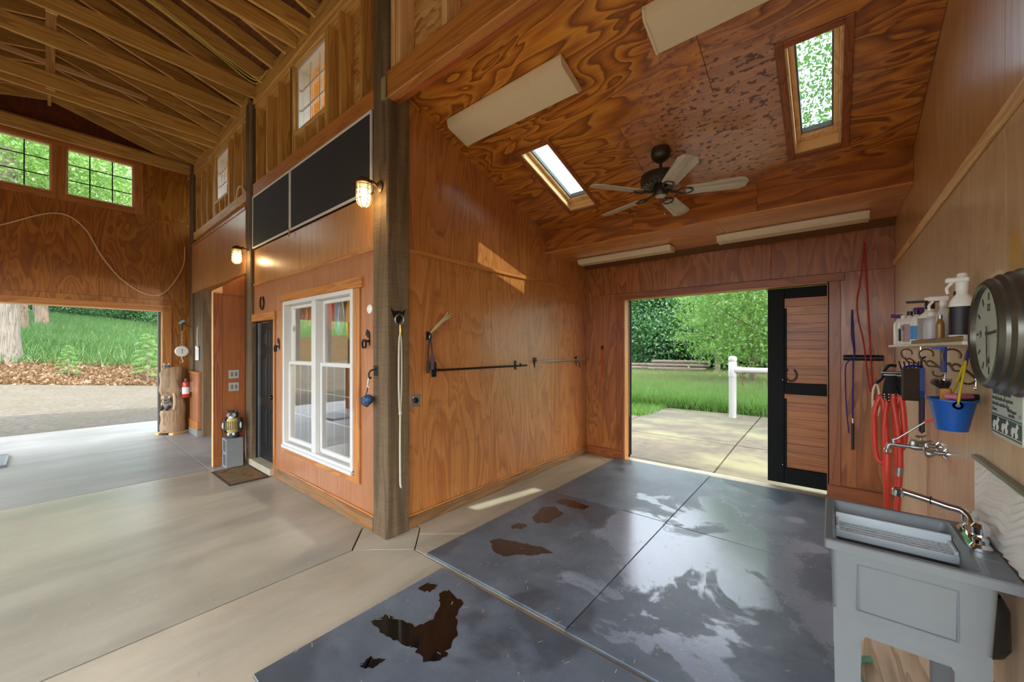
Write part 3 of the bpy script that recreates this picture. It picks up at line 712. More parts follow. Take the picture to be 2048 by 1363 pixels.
# ---------------------------------------------------------------- outdoors
def ground_mat(name, cols, scale=6, rough=.95, bump=.4):
    t = NT(name); v = t.n('TexCoord').outputs['Object']
    a = t.noise(v, scale, 6, .7); b = t.noise(v, scale*.12, 4, .6)
    c = t.ramp(a, [(.3, lin(cols[0])), (.5, lin(cols[1])), (.7, lin(cols[2]))])
    c = t.mix(t.math('MULTIPLY', t.ramp(b, [(.42, (0, 0, 0)), (.62, (1, 1, 1))]), .5), c, lin(cols[3]))
    t.pbr(c, rough, 0, t.bump(a, bump, .03), spec=.15); return t.m
M_GRAV = ground_mat('gravel', [(70, 65, 57), (90, 85, 76), (104, 99, 90), (82, 78, 60)], 9)
M_LAWN = ground_mat('lawn_soil', [(48, 72, 30), (66, 96, 38), (84, 110, 50), (76, 102, 40)], 5)
M_LITTER = ground_mat('leaf_litter_soil', [(66, 52, 34), (92, 72, 46), (112, 90, 62), (70, 76, 40)], 7)
def smooth(a, b, t): t = min(1, max(0, (t-a)/(b-a))); return t*t*(3-2*t)
def gz(x, y):
    z = 0
    if x < -13:
        d = -13-x; base = .05*min(d, 9)+(.24*min(max(d-9, 0), 6))+.125*min(max(d-15, 0), 18)+.02*max(d-33, 0)
        z = base - .085*smooth(0, 8, d)*(y+1)
        z = max(z, -.1-.002*d)
    if y > 11: z += -.0*(y-11) + .02*max(0, y-26)
    return z
def terrain(name, xs, ys, mat, label, cat, dz=0):
    m = MB(); nx, ny = len(xs), len(ys)
    vs_ = [(x, y, gz(x, y)+dz) for x in xs for y in ys]; F = [(i*ny+j, (i+1)*ny+j, (i+1)*ny+j+1, i*ny+j+1) for i in range(nx-1) for j in range(ny-1)]
    m.add(vs_, F); return struct(m.build(name, mat, None, 60), label, cat)
fl = lambda a, b, n: [a+(b-a)*i/n for i in range(n+1)]
terrain('ground_gravel', fl(-22, -11.9, 16), fl(-40, 40, 40), M_GRAV, 'pale gravel driveway outside the end doorway', 'driveway', -.03)
terrain('ground_bank', fl(-28, -22, 14), fl(-40, 40, 60), M_LITTER, 'leaf covered bank beyond the gravel driveway', 'bank', -.03)
terrain('ground_hill', fl(-90, -28, 40), fl(-60, 60, 40), M_LAWN, 'grassy hillside beyond the driveway', 'hill', -.03)
terrain('ground_field', fl(-11.9, 60, 40), fl(5.6, 90, 50), M_LAWN, 'grass field beyond the concrete pad', 'field', -.05)
terrain('ground_side', fl(-11.9, 60, 20), fl(-60, 5.6, 30), M_GRAV, 'gravel yard beside the barn', 'yard', -.07)
ap = sroot('apron', 'concrete apron outside the end doorway', 'apron')
slab([(-11.95, -5), (-10.31, -5), (-10.31, 4), (-11.95, 4)], M_CON2, parent=ap, top=-.01)
pd = sroot('concrete_pad', 'outdoor concrete pad beyond the sliding door', 'pad')
for q in ([(-3.6, 5.63), (-1.2, 5.63), (-1.25, 7.5), (-3.6, 7.5)], [(-1.2, 5.63), (3.2, 5.63), (3.2, 7.5), (-1.25, 7.5)],
          [(-3.6, 7.5), (-1.25, 7.5), (-1.3, 11.1), (-3.6, 11.1)], [(-1.25, 7.5), (3.2, 7.5), (3.2, 11.1), (-1.3, 11.1)], [(-6.5, 5.63), (-3.6, 5.63), (-3.6, 9.3), (-6.5, 9.3)]):
    slab(q, M_CONX, .012, -.01, pd)

# hitching post
M_PVC = simple('white_pvc', (168, 166, 162), .35, var=.04)
hp = thing('hitching_post', 'white pipe hitching post with horizontal rail on the concrete pad', 'hitching post', (-1.81, 10.5, -.01))
MB().lathe([(.082, 0), (.082, 1.0)], 20).build('post', M_PVC, hp, 40)
MB().lathe([(.09, .98), (.09, 1.32), (.082, 1.33)], 20).build('tee_fitting', M_PVC, hp, 40)
MB().lathe([(.082, 1.32), (.082, 1.36), (.092, 1.365), (.092, 1.42), (.086, 1.445), (.06, 1.47), (0, 1.475)], 20).build('cap', M_PVC, hp, 40)
MB().cyl((.05, 0, 1.14), (.20, 0, 1.14), .088, n=20).build('rail_socket', M_PVC, hp, 40)
MB().cyl((.15, 0, 1.14), (3.2, 0, 1.14), .07, n=20).build('rail', M_PVC, hp, 40)
MB().lathe([(.082, 0), (.082, 1.0)], 20, (3.2, 0, 0)).build('post', M_PVC, hp, 40)
lr = MB().tube([(.22+.075*math.cos(a), .0+.02*math.sin(2*a), 1.14+.085*math.sin(a)) for a in [2*PI*i/16 for i in range(16)]], .008, 6, closed=True)
lr.tube(spline([(.22, -.05, 1.07), (.23, -.06, .95), (.21, -.05, .85), (.23, -.05, .78)], 5), .011, 6)
tag(lr.build('tie_rope', simple('red_brown_rope', (120, 58, 44), .8), None, 40, (-1.81, 10.5, -.01)), 'red brown tie rope knotted around the hitching rail', 'rope')

# log pile
M_LOG = board('old_log', (122, 108, 94), (72, 60, 52), 'x', .85, .3)
lg = MB().lathe([(.12, -1.6), (.115, 0), (.105, 1.6)], 10, axis='x').build('log', M_LOG, None, 50)
P0 = (-7.2, 24.5, .32)
logs = [(0, 0, .1, .04), (0, .26, .1, -.02), (0, -.26, .1, .05), (.1, .1, .31, -.03), (-.1, -.14, .31, .06), (.15, 0, .52, .02), (-2.2, -.2, .1, .12), (-2.0, .15, .1, -.1), (-2.3, 0, .3, .16)]
for i, (dx, dy, dz, a) in enumerate(logs):
    o = lg if i == 0 else lg.copy()
    if i: COL.objects.link(o)
    o.location = (P0[0]+dx, P0[1]+dy, P0[2]+dz); o.rotation_euler = (.3*i, 0, a+.15)
    tag(o, 'weathered grey log ' + ['at the bottom middle of the pile by the woods', 'at the bottom back of the pile by the woods', 'at the bottom front of the pile by the woods', 'in the second layer at the back of the pile', 'in the second layer at the front of the pile', 'lying topmost on the pile by the woods', 'lying in front left of the main log pile', 'lying at the back left of the main log pile', 'lying across the two left logs by the woods'][i], 'log', 'logs in the pile by the woods')

# trees
def leafmat(name, a, b):
    t = NT(name); v = t.n('TexCoord').outputs['Object']
    n = t.noise(v, 2.2, 3, .6); n2 = t.noise(v, 30, 2, .5)
    c = t.mix(t.ramp(n, [(.35, (0, 0, 0)), (.65, (1, 1, 1))]), lin(a), lin(b))
    c = t.mix(t.math('MULTIPLY', n2, .5), c, lin(b))
    d = t.n('BsdfDiffuse'); t.set(d, 0, c); tl = t.n('BsdfTranslucent'); t.set(tl, 0, t.mix(.5, c, lin(tuple(min(255, int(x*1.15)) for x in b))))
    g = t.n('BsdfGlossy'); g.inputs['Roughness'].default_value = .45
    m1 = t.n('MixShader'); m1.inputs[0].default_value = .42; t.set(m1, 1, d.outputs[0]); t.set(m1, 2, tl.outputs[0])
    m2 = t.n('MixShader'); m2.inputs[0].default_value = .05; t.set(m2, 1, m1.outputs[0]); t.set(m2, 2, g.outputs[0])
    t.t.links.new(m2.outputs[0], t.out.inputs[0]); return t.m
LM_A = leafmat('leaf_bright', (66, 108, 40), (112, 150, 66)); LM_B = leafmat('leaf_mid', (58, 106, 50), (98, 146, 78)); LM_C = leafmat('leaf_dark', (48, 94, 50), (80, 126, 72))
LM_P = leafmat('pine_needles', (78, 124, 58), (128, 164, 92))
M_BARK = board('bark', (132, 116, 98), (78, 64, 50), 'z', .95, .5)
def leaves(name, pos, size, mat, parent, rng, aspect=.55, droop=.3):
    n = len(pos); a = rng.normal(size=(n, 3)); a[:, 2] -= droop; a /= np.linalg.norm(a, axis=1)[:, None]
    b = rng.normal(size=(n, 3)); b -= (b*a).sum(1)[:, None]*a; b /= np.linalg.norm(b, axis=1)[:, None]
    s = size*(.7+.6*rng.random(n))[:, None]; V = np.empty((n, 4, 3))
    V[:, 0] = pos; V[:, 1] = pos+a*s*.5+b*s*aspect*.5; V[:, 2] = pos+a*s; V[:, 3] = pos+a*s*.5-b*s*aspect*.5
    me = bpy.data.meshes.new(name); me.vertices.add(4*n); me.vertices.foreach_set('co', V.reshape(-1).astype(np.float32))
    me.loops.add(4*n); me.loops.foreach_set('vertex_index', np.arange(4*n, dtype=np.int32)); me.polygons.add(n)
    me.polygons.foreach_set('loop_start', np.arange(0, 4*n, 4, dtype=np.int32)); me.update(); me.validate(); me.materials.append(mat)
    o = bpy.data.objects.new(name, me); COL.objects.link(o); o.parent = parent; return o
def make_tree(name, label, h, r, n, size, mat, seed, crown0=.3, nclump=60, trunk=.22, group='trees', sq=1.0):
    rng = np.random.default_rng(seed); t = thing(name, label, 'tree', (0, 0, 0), 0, group)
    R_ = random.Random(seed); m = MB()
    tp = spline([(0, 0, -.3), (R_.uniform(-.1, .1), R_.uniform(-.1, .1), h*.3), (R_.uniform(-.3, .3), R_.uniform(-.3, .3), h*.65), (R_.uniform(-.4, .4), R_.uniform(-.4, .4), h*.95)], 4)
    m.tube(tp, [trunk*(1.35 if i == 0 else 1)*(1-.85*i/(len(tp)-1)) for i in range(len(tp))], 10)
    cl = []
    for k in range(nclump):
        u = R_.random(); ph = R_.uniform(0, 2*PI); zz = crown0+(1-crown0)*u; rad = r*math.sin(PI*min(1, .12+.88*u)**.8)*(R_.random()**.45)
        c = np.array([rad*math.cos(ph), rad*math.sin(ph)*sq, h*zz]); cl.append(c)
        if k < 22: 
            base = tp[min(len(tp)-1, int(len(tp)*max(.15, zz-.15)))]
            m.tube(spline([base, (base+Vector(c))/2+Vector((0, 0, -.2)), Vector(c)], 3), [trunk*.28, trunk*.22, trunk*.2, trunk*.16, trunk*.12, trunk*.08, trunk*.04], 5)
    m.build('trunk', M_BARK, t, 50)
    cl = np.array(cl); idx = rng.integers(0, nclump, n); sp = r*.22
    pos = cl[idx]+rng.normal(size=(n, 3))*np.array([sp, sp, sp*.55])
    leaves('foliage', pos, size, mat, t, rng); return t
def make_pine(name, label, h, r, n, seed, mat=LM_P, group='trees', crown0=.25):
    rng = np.random.default_rng(seed); t = thing(name, label, 'tree', (0, 0, 0), 0, group); R_ = random.Random(seed); m = MB()
    m.tube([(0, 0, -.3), (.05, 0, h*.5), (0, 0, h)], [.16, .12, .03], 8); P_ = []
    for k in range(26):
        z = h*(crown0+(1-crown0)*k/26); L = r*(1-(k/26))**.7*R_.uniform(.7, 1.1)+.2; ph = k*2.4
        tip = (L*math.cos(ph), L*math.sin(ph), z-.1*L); m.tube([(0, 0, z), tip], [.03, .008], 4)
        for j in range(n//26):
            f = R_.uniform(.25, 1.05); P_.append((tip[0]*f+R_.gauss(0, .16), tip[1]*f+R_.gauss(0, .16), z-.1*L*f+R_.gauss(0, .07)))
    m.build('trunk', M_BARK, t, 50); leaves('foliage', np.array(P_), .22, mat, t, rng, .16, 0); return t
G = 'trees around the barn'
near = make_tree('shade_tree', 'bright green leafy tree hanging over the concrete pad', 12.8, 5.4, 95000, .105, LM_A, 3, .16, 260, .26, G)
near.location = (3.1, 13.4, 0)
near2 = make_tree('shade_tree', 'light green leafy tree right behind the hitching post', 6.8, 2.7, 26000, .13, LM_A, 8, .16, 120, .14, G); near2.location = (-2.5, 18.8, 0)
tA = make_tree('broadleaf_tree', 'mid green broadleaf tree left of centre in the woods', 9.5, 3.9, 30000, .24, LM_B, 11, .08, 120, .24, G); tA.location = (-13.2, 30, .1)
tB = make_tree('broadleaf_tree', 'dark green broadleaf tree behind the log pile', 8, 3.4, 26000, .22, LM_C, 12, .02, 110, .2, G); tB.location = (-8.3, 28.5, .1)
tP = make_pine('pine_tree', 'light green pine with layered branches behind the hitching post', 8.5, 2.7, 13000, 5, group=G, crown0=.16); tP.location = (-5.0, 24.5, 0)
spots = [(tB, -11.0, 34, 1.15, .9, 'tall dark tree deep in the woods behind the log pile'), (tA, -17.5, 33, 1.05, 2.0, 'broadleaf tree at the left edge of the woods'), (tA, -6.5, 35, 1.1, 3.1, 'tall tree rising behind the light pine'),
         (tB, -3.2, 30, 1.1, 4.0, 'dark tree in the woods right of the hitching post'), (tA, -1.0, 36, 1.1, 5.2, 'tall tree deep in the woods at the right'), (tB, -14.5, 27.5, .55, 1.2, 'low leafy understory tree at the left woods edge'),
         (tB, -10.4, 27.2, .5, 2.2, 'low leafy bush tree just left of the log pile'), (tB, 2.5, 29, 1.2, .3, 'dark tree hidden behind the sliding door'), (tA, -22, 36, 1.15, .6, 'broadleaf tree far to the left in the woods'), (tA, -12.5, 38, 1.2, 1.6, 'tallest tree at the back of the woods'), (tB, -6.4, 29.5, .62, 5.5, 'low dark understory tree behind the pine trunk')]
for src, x, y, s, r, lb in spots: dup(src, (x, y, .1), r, lb, G, (s, s, s))
dup(tP, (-2.6, 26.5, 0), 1.0, 'pine with low branches behind the hitching rail', G, (.9, .9, .9))
# hillside trees beyond the end doorway
bk = MB(); R_ = random.Random(4)
def big_trunk(x, y, rad, h, label, mat):
    m = MB(); n = 14; loops = []
    for i in range(15):
        t = i/14; z = h*t; k = rad*(1+.35*math.exp(-t*16))*(1-.25*t)
        loops.append([(k*math.cos(2*PI*j/n)*(1+.05*math.sin(3*j+i)), k*math.sin(2*PI*j/n)*(1+.05*math.cos(2*j+i)), z) for j in range(n)])
    m.rings(loops); t_ = thing('oak_tree', label, 'tree', (x, y, gz(x, y)-.15), 0, G); m.build('trunk', mat, t_, 60)
    rng = np.random.default_rng(int(-x*10)); cl = rng.normal(size=(70, 3))*np.array([3.2, 3.2, 1.7])+np.array([0, 0, h+.2]); idx = rng.integers(0, 70, 24000)
    leaves('foliage', cl[idx]+rng.normal(size=(24000, 3))*np.array([.8, .8, .5]), .15, LM_A, t_, rng); return t_
M_BARKL = board('lichen_bark', (112, 107, 98), (62, 56, 48), 'z', .95, .4, wear=.5)
big_trunk(-25.0, -.98, .33, 8.5, 'thick pale-barked trunk at the left of the end doorway', M_BARKL)
big_trunk(-36.5, -.18, .26, 9.5, 'dark tree trunk standing in the hillside grass', M_BARK)
big_trunk(-33.0, -.86, .24, 9.5, 'dark trunk just behind the thick pale trunk', M_BARK)
big_trunk(-40, -1.1, .21, 9.5, 'grey trunk further up the grassy hill', M_BARK)
big_trunk(-44, -.55, .10, 9.0, 'thin pale trunk on the hill left of the dark trunk', M_BARKL)
for src, x, y, s, lb in ((tA, -58, 10, .95, 'broadleaf tree on the hilltop at the right'), (tB, -56, 3, 1.1, 'dark leafy tree on the hilltop at the centre'), (tA, -60, -4, 1.0, 'broadleaf tree on the hilltop at the left'), (tB, -52, 16, 1.1, 'dark leafy tree on the hilltop beside the door jamb'), (tA, -30, 12, .9, 'leafy tree behind the end wall windows at the right'), (tB, -44, 9, .8, 'leafy tree on the slope by the right jamb')):
    dup(src, (x, y, gz(x, y)-.2), x, lb, G, (s, s, s))
for y, s, lb in ((-4, .62, 'low bushy tree on the hill crest at the far left'), (.5, .55, 'low bushy tree on the hill crest behind the trunks'), (5, .6, 'low bushy tree on the hill crest left of the jamb'), (9, .65, 'low bushy tree on the hill crest near the jamb')): dup(tB, (-50, y, gz(-50, y)-.3), y, lb, G, (s, s, s))
dup(tP, (-22.5, 2.75, gz(-22.5, 2.75)), .4, 'small pine sapling near the right jamb of the end doorway', G, (.24, .24, .24))
dup(tP, (-22.8, .55, gz(-22.8, .55)), 2.4, 'tiny pine sapling on the leafy bank', G, (.15, .15, .15))
def stuff(o, label, cat): o['kind'] = 'stuff'; o['label'] = label; o['category'] = cat; return o
def blades(name, P_, hgt, w, mat, rng, lean=.35):
    n = len(P_); V = np.empty((n, 3, 3)); ang = rng.random(n)*2*PI; h = hgt*(.6+.7*rng.random(n))
    dx = np.cos(ang)*w; dy = np.sin(ang)*w; V[:, 0] = P_; V[:, 1] = P_; V[:, 0, 0] -= dx; V[:, 0, 1] -= dy; V[:, 1, 0] += dx; V[:, 1, 1] += dy
    V[:, 2] = P_; V[:, 2, 0] += rng.normal(size=n)*lean*h; V[:, 2, 1] += rng.normal(size=n)*lean*h; V[:, 2, 2] += h
    me = bpy.data.meshes.new(name); me.vertices.add(3*n); me.vertices.foreach_set('co', V.reshape(-1).astype(np.float32)); me.loops.add(3*n)
    me.loops.foreach_set('vertex_index', np.arange(3*n, dtype=np.int32)); me.polygons.add(n); me.polygons.foreach_set('loop_start', np.arange(0, 3*n, 3, dtype=np.int32)); me.update(); me.materials.append(mat)
    o = bpy.data.objects.new(name, me); COL.objects.link(o); return o
rng = np.random.default_rng(1)
def scatter(n, x0, x1, y0, y1, cond=None):
    x = rng.uniform(x0, x1, n); y = rng.uniform(y0, y1, n)
    if cond: k = cond(x, y); x, y = x[k], y[k]
    return np.stack([x, y, np.array([gz(a, b)-.04 for a, b in zip(x, y)])], 1)
GM = leafmat('grass_blade', (72, 114, 40), (104, 140, 60)); GT = leafmat('grass_seed', (112, 108, 72), (134, 128, 90)); GH = leafmat('grass_hill', (56, 98, 42), (86, 122, 60))
wedge = lambda x, y: (x > -.46*y+.2-1.2) & (x < -.05*y)
stuff(blades('field_grass', np.concatenate([scatter(60000, -9, 1, 11.1, 16, wedge), scatter(40000, -13, 0, 16, 27, wedge)]), .42, .012, GM, rng), 'long green grass growing in the field beyond the pad', 'grass')
stuff(blades('seed_grass', np.concatenate([scatter(9000, -9, 1, 12.5, 16, wedge), scatter(45000, -13, 0, 16, 27, wedge)]), .44, .008, GT, rng, .2), 'tan seed heads standing in the field grass', 'grass')
stuff(blades('hill_grass', np.concatenate([scatter(60000, -48, -28.5, -4, 8), scatter(7000, -28.5, -24.5, -3, 5)]), .45, .02, GH, rng), 'green grass covering the hillside', 'grass')
stuff(blades('edge_grass', scatter(3500, -5.6, -3.5, 9.4, 11.2), .14, .01, GM, rng), 'short grass at the corner of the concrete pad', 'grass')
LL = leafmat('dead_leaf', (108, 82, 54), (138, 112, 82))
pl = scatter(14000, -25.8, -21.9, -3, 5); pl[:, 2] += .06
o = leaves('leaf_litter', pl, .13, LL, None, rng, .6, 0); stuff(o, 'brown fallen leaves scattered on the bank', 'leaves')

# ================================================================ things in the wash bay
M_STEEL = simple('brushed_steel', (168, 166, 160), .35, .9); M_CHROME = simple('chrome', (226, 228, 230), .08, 1.0, var=.02)
M_BLACK = simple('black_plastic', (22, 22, 24), .4, var=.05); M_BLKIRON = simple('black_iron', (30, 28, 27), .5, .5)
M_BRONZE = simple('aged_bronze', (104, 84, 60), .45, .5); M_RED = simple('red_rubber', (214, 66, 48), .4, var=.08); M_BLUE = simple('blue_plastic', (16, 86, 170), .35, var=.06)
M_NAVY = simple('navy_plastic', (28, 40, 130), .4); M_PURPLE = simple('purple_plastic', (96, 44, 140), .4); M_WPL = simple('white_plastic', (236, 234, 226), .4, var=.05)
M_YEL = simple('yellow_strap', (222, 200, 36), .55); M_PAPER = simple('paper', (236, 236, 228), .7, var=.04)
# rubber mats
def rubber():
    t = NT('wet_rubber'); v = t.obj(False); g = t.map(v, (1, 1, 1))
    a = t.noise(g, 2.2, 6, .65, .3); f = t.noise(g, 55, 4, .7)
    c = t.ramp(a, [(.3, lin((84, 94, 102))), (.55, lin((108, 118, 126))), (.75, lin((134, 140, 144)))])
    c = t.mix(t.math('MULTIPLY', f, .3), c, lin((40, 42, 46)))
    sc_ = t.ramp(t.noise(t.map(g, (1, 3, 1), rot=(0, 0, .5)), 11, 5, .8, 1.2), [(.66, (0, 0, 0)), (.70, (1, 1, 1))])
    c = t.mix(t.math('MULTIPLY', sc_, .25), c, lin((150, 146, 140)))
    chip = t.ramp(t.noise(g, 34, 1, .5), [(.76, (0, 0, 0)), (.775, (1, 1, 1))]); c = t.mix(t.math('MULTIPLY', chip, .5), c, lin((176, 160, 132)))
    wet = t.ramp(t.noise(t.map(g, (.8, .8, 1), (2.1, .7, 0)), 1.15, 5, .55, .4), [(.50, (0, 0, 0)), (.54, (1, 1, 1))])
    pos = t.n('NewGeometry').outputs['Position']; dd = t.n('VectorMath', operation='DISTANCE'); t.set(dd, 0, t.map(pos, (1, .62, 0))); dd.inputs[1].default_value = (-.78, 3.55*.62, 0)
    film_sheen = t.ramp(t.math('SUBTRACT', t.noise(t.map(pos, (1, 1, 1), (3.3, 1.2, 0)), 1.7, 5, .6, .5), t.math('MULTIPLY', dd.outputs['Value'], .28)), [(.30, (0, 0, 0)), (.34, (1, 1, 1))])
    c = t.mix(t.math('MULTIPLY', film_sheen, .5), c, lin((176, 186, 198)))  # pale sky sheen painted into the wet film's colour
    r = t.math('SUBTRACT', .46, t.math('MULTIPLY', film_sheen, .30)); r = t.math('SUBTRACT', r, t.math('MULTIPLY', t.math('MULTIPLY', wet, t.math('SUBTRACT', 1.0, film_sheen)), .12)); c = t.mix(t.math('MULTIPLY', t.math('MULTIPLY', wet, t.math('SUBTRACT', 1.0, film_sheen)), .5), c, lin((44, 48, 56)))
    t.pbr(c, r, 0, t.bump(t.math('MULTIPLY', f, t.math('SUBTRACT', 1.0, wet)), .12, .004), spec=.6); return t.m
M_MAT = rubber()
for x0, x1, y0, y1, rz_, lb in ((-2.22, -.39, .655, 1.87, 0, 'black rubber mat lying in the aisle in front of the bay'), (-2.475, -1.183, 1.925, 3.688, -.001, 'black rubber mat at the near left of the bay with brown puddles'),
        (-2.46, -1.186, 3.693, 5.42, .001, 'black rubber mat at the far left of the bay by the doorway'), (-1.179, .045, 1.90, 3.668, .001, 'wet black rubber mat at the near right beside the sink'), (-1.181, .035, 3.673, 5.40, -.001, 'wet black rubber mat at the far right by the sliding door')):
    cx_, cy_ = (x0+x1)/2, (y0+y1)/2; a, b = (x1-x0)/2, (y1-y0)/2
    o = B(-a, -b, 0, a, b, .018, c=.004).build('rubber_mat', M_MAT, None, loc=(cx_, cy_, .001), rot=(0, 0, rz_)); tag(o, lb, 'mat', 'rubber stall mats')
# puddles
def puddle(cx_, cy_, pts, label, mat):
    rr = random.Random(int(cx_*100)); P_ = []
    n = len(pts)
    for i in range(n):
        p, q = pts[i], pts[(i+1) % n]
        for k in range(5):
            t = k/5; j = .012; P_.append((p[0]+(q[0]-p[0])*t+rr.uniform(-j, j), p[1]+(q[1]-p[1])*t+rr.uniform(-j, j)))
    m = MB().prism(P_, 0, .0015, 'xy'); return tag(m.build('puddle', mat, None, loc=(cx_, cy_, .0192)), label, 'puddle', 'puddles on the mats')
t = NT('dark_water'); wn_ = t.noise(t.obj(), 30, 3, .6); t.pbr(t.mix(wn_, lin((30, 24, 20)), lin((14, 12, 10))), .06, 0, t.bump(wn_, .08, .002), spec=.5); M_WATER = t.m
t = NT('brown_water'); t.pbr(t.mix(t.noise(t.obj(), 20, 3, .6), lin((74, 50, 38)), lin((40, 28, 24))), .10, 0, spec=.5); M_WATERB = t.m
def plan_puddle(P_, label, mat):
    cx_ = sum(p[0] for p in P_)/len(P_); cy_ = sum(p[1] for p in P_)/len(P_); return puddle(cx_, cy_, [(p[0]-cx_, p[1]-cy_) for p in P_], label, mat)
plan_puddle([(-2.093, 1.223), (-2.087, 1.311), (-1.979, 1.344), (-1.869, 1.371), (-1.83, 1.468), (-1.919, 1.599), (-2.003, 1.661), (-1.975, 1.732), (-1.808, 1.691), (-1.738, 1.572), (-1.633, 1.499), (-1.602, 1.405), (-1.56, 1.317), (-1.612, 1.244), (-1.722, 1.269), (-1.837, 1.248), (-1.952, 1.22)], 'large dark puddle on the aisle mat', M_WATER)
plan_puddle([(-2.219, 2.391), (-2.177, 2.471), (-1.998, 2.52), (-1.836, 2.58), (-1.708, 2.564), (-1.786, 2.442), (-1.886, 2.379), (-1.958, 2.281), (-2.094, 2.285)], 'brown puddle in the middle of the near left mat', M_WATERB)
plan_puddle([(-2.197, 2.972), (-2.275, 3.241), (-2.183, 3.333), (-2.036, 3.251), (-2.012, 2.987), (-2.107, 2.896)], 'brown puddle towards the far end of the near left mat', M_WATERB)
plan_puddle([(-2.262, 3.472), (-2.217, 3.581), (-2.064, 3.583), (-1.914, 3.556), (-1.923, 3.437), (-2.058, 3.421), (-2.201, 3.436)], 'small brown puddle by the far edge of the near left mat', M_WATERB)
plan_puddle([(-2.247, 2.702), (-2.227, 2.809), (-2.139, 2.816), (-2.142, 2.738), (-2.202, 2.676)], 'tiny brown puddle near the edge of the near left mat', M_WATERB)
plan_puddle([(-1.866, 1.034), (-1.859, 1.094), (-1.795, 1.122), (-1.791, 1.068), (-1.823, 1.026)], 'small dark puddle at the front of the aisle mat', M_WATER)
plan_puddle([(-2.154, 1.605), (-2.142, 1.687), (-2.068, 1.697), (-2.062, 1.633), (-2.108, 1.594)], 'small dark puddle at the back corner of the aisle mat', M_WATER)

# fluorescent fixtures
M_LENS = simple('aged_acrylic_lens', (226, 208, 172), .35, var=.10); M_PAN = simple('white_enamel', (224, 214, 192), .4, var=.06)
def fixture(name, label, L, W, D, loc, tilt=0):
    t = thing(name, label, 'light fixture', loc, 0, 'fluorescent ceiling lights'); t.rotation_euler = (tilt, 0, 0)
    B(-L/2+.02, -W/2+.03, -.02, L/2-.02, W/2-.03, 0).build('base_pan', M_PAN, t)
    pr = [(-W/2, -.012), (-W/2+.004, -D*.45), (-W/2+.035, -D), (W/2-.035, -D), (W/2-.004, -D*.45), (W/2, -.012)]
    MB().prism(pr, -L/2+.018, L/2-.018, 'yz').build('lens', M_LENS, t, 30)
    pr2 = [(a*1.02, b*1.03-.001) for a, b in pr]
    for s in (-1, 1): MB().prism(pr2, s*L/2, s*(L/2-.017), 'yz').build('end_cap', M_LENS, t)
    return t
TL = -math.atan(.308)
fixture('fluorescent_light', 'wide fluorescent light on the sloping ceiling above the left wall', 1.25, .32, .085, (-2.14, 2.55, cz(2.55)-.001), TL)
fixture('fluorescent_light', 'wide fluorescent light on the sloping ceiling cut by the top edge', 1.25, .32, .085, (-.29, 2.55, cz(2.55)-.001), TL)
fixture('fluorescent_light', 'narrow fluorescent light under the soffit at the left', 1.30, .20, .075, (-2.17, 4.99, 2.934))
fixture('fluorescent_light', 'narrow fluorescent light under the soffit at the right', 1.28, .22, .075, (-.36, 4.96, 2.934))

# ceiling fan
M_BLADE = board('whitewashed_blade', (206, 196, 176), (158, 146, 126), 'x', .5, .1)
M_FAN = simple('fan_bronze', (66, 60, 50), .4, .6)
fx, fy = -1.19, 3.56; fz = cz(fy)
fan = thing('ceiling_fan', 'bronze ceiling fan with five whitewashed wooden blades', 'ceiling fan', (fx, fy, 0))
MB().lathe([(.0, fz+.01), (.08, fz+.01), (.085, fz-.04), (.075, fz-.075), (.04, fz-.105), (.0, fz-.108)], 24).build('canopy', M_FAN, fan, 40)
MB().cyl((0, 0, fz-.08), (0, 0, 3.20), .013, n=12).build('downrod', M_FAN, fan, 40)
MB().lathe([(0, 3.265), (.03, 3.265), (.045, 3.235), (.13, 3.228), (.17, 3.212), (.178, 3.17), (.17, 3.13), (.14, 3.117), (.085, 3.107), (.0, 3.107)], 32).build('motor_housing', M_FAN, fan, 35)
vn = MB()
for i in range(24):
    a = 2*PI*i/24; s0 = len(vn.v); vn.box(.09, -.004, 3.110, .16, .004, 3.124).rot(a, 'Z', (0, 0, 0), s0)
vn.build('vent_ribs', M_STEEL, fan)
MB().lathe([(0, 3.106), (.058, 3.106), (.06, 3.085), (.062, 3.04), (.055, 3.03), (0, 3.028)], 24).build('switch_housing', M_FAN, fan, 40)
MB().lathe([(0, 3.03), (.046, 3.03), (.044, 3.022), (.012, 3.018), (0, 3.018)], 24).build('bottom_cap', M_BLADE, fan, 40)
for k in range(5):
    a = math.radians(18+72*k); pitch = -math.radians(13)
    pl = [(.21, -.055), (.23, -.066), (.63, -.08), (.675, -.055), (.69, 0), (.675, .055), (.63, .08), (.23, .066), (.21, .055)]
    m = MB().prism(pl, -.004, .004, 'xy').rot(pitch, 'X'); b = m.build('blade', M_BLADE, fan, loc=(0, 0, 3.052), rot=(0, 0, a))
    ir = MB().tube([(.06, 0, .03), (.10, 0, .0), (.15, 0, -.006)], [.013, .011, .012], 8)
    ir.tube([(.205+.06*math.cos(q), .043*math.sin(q), -.007) for q in [2*PI*i/16 for i in range(16)]], .008, 6, closed=True)
    ir.rot(pitch*.8, 'X'); ir.build('blade_iron', M_FAN, b)
ch = MB().tube([(.04, -.03, 3.04), (.045, -.035, 2.86)], .0016, 5); ch.ell((.045, -.035, 2.85), (.007, .007, .013), 8, 6); ch.build('pull_chain', M_STEEL, fan)

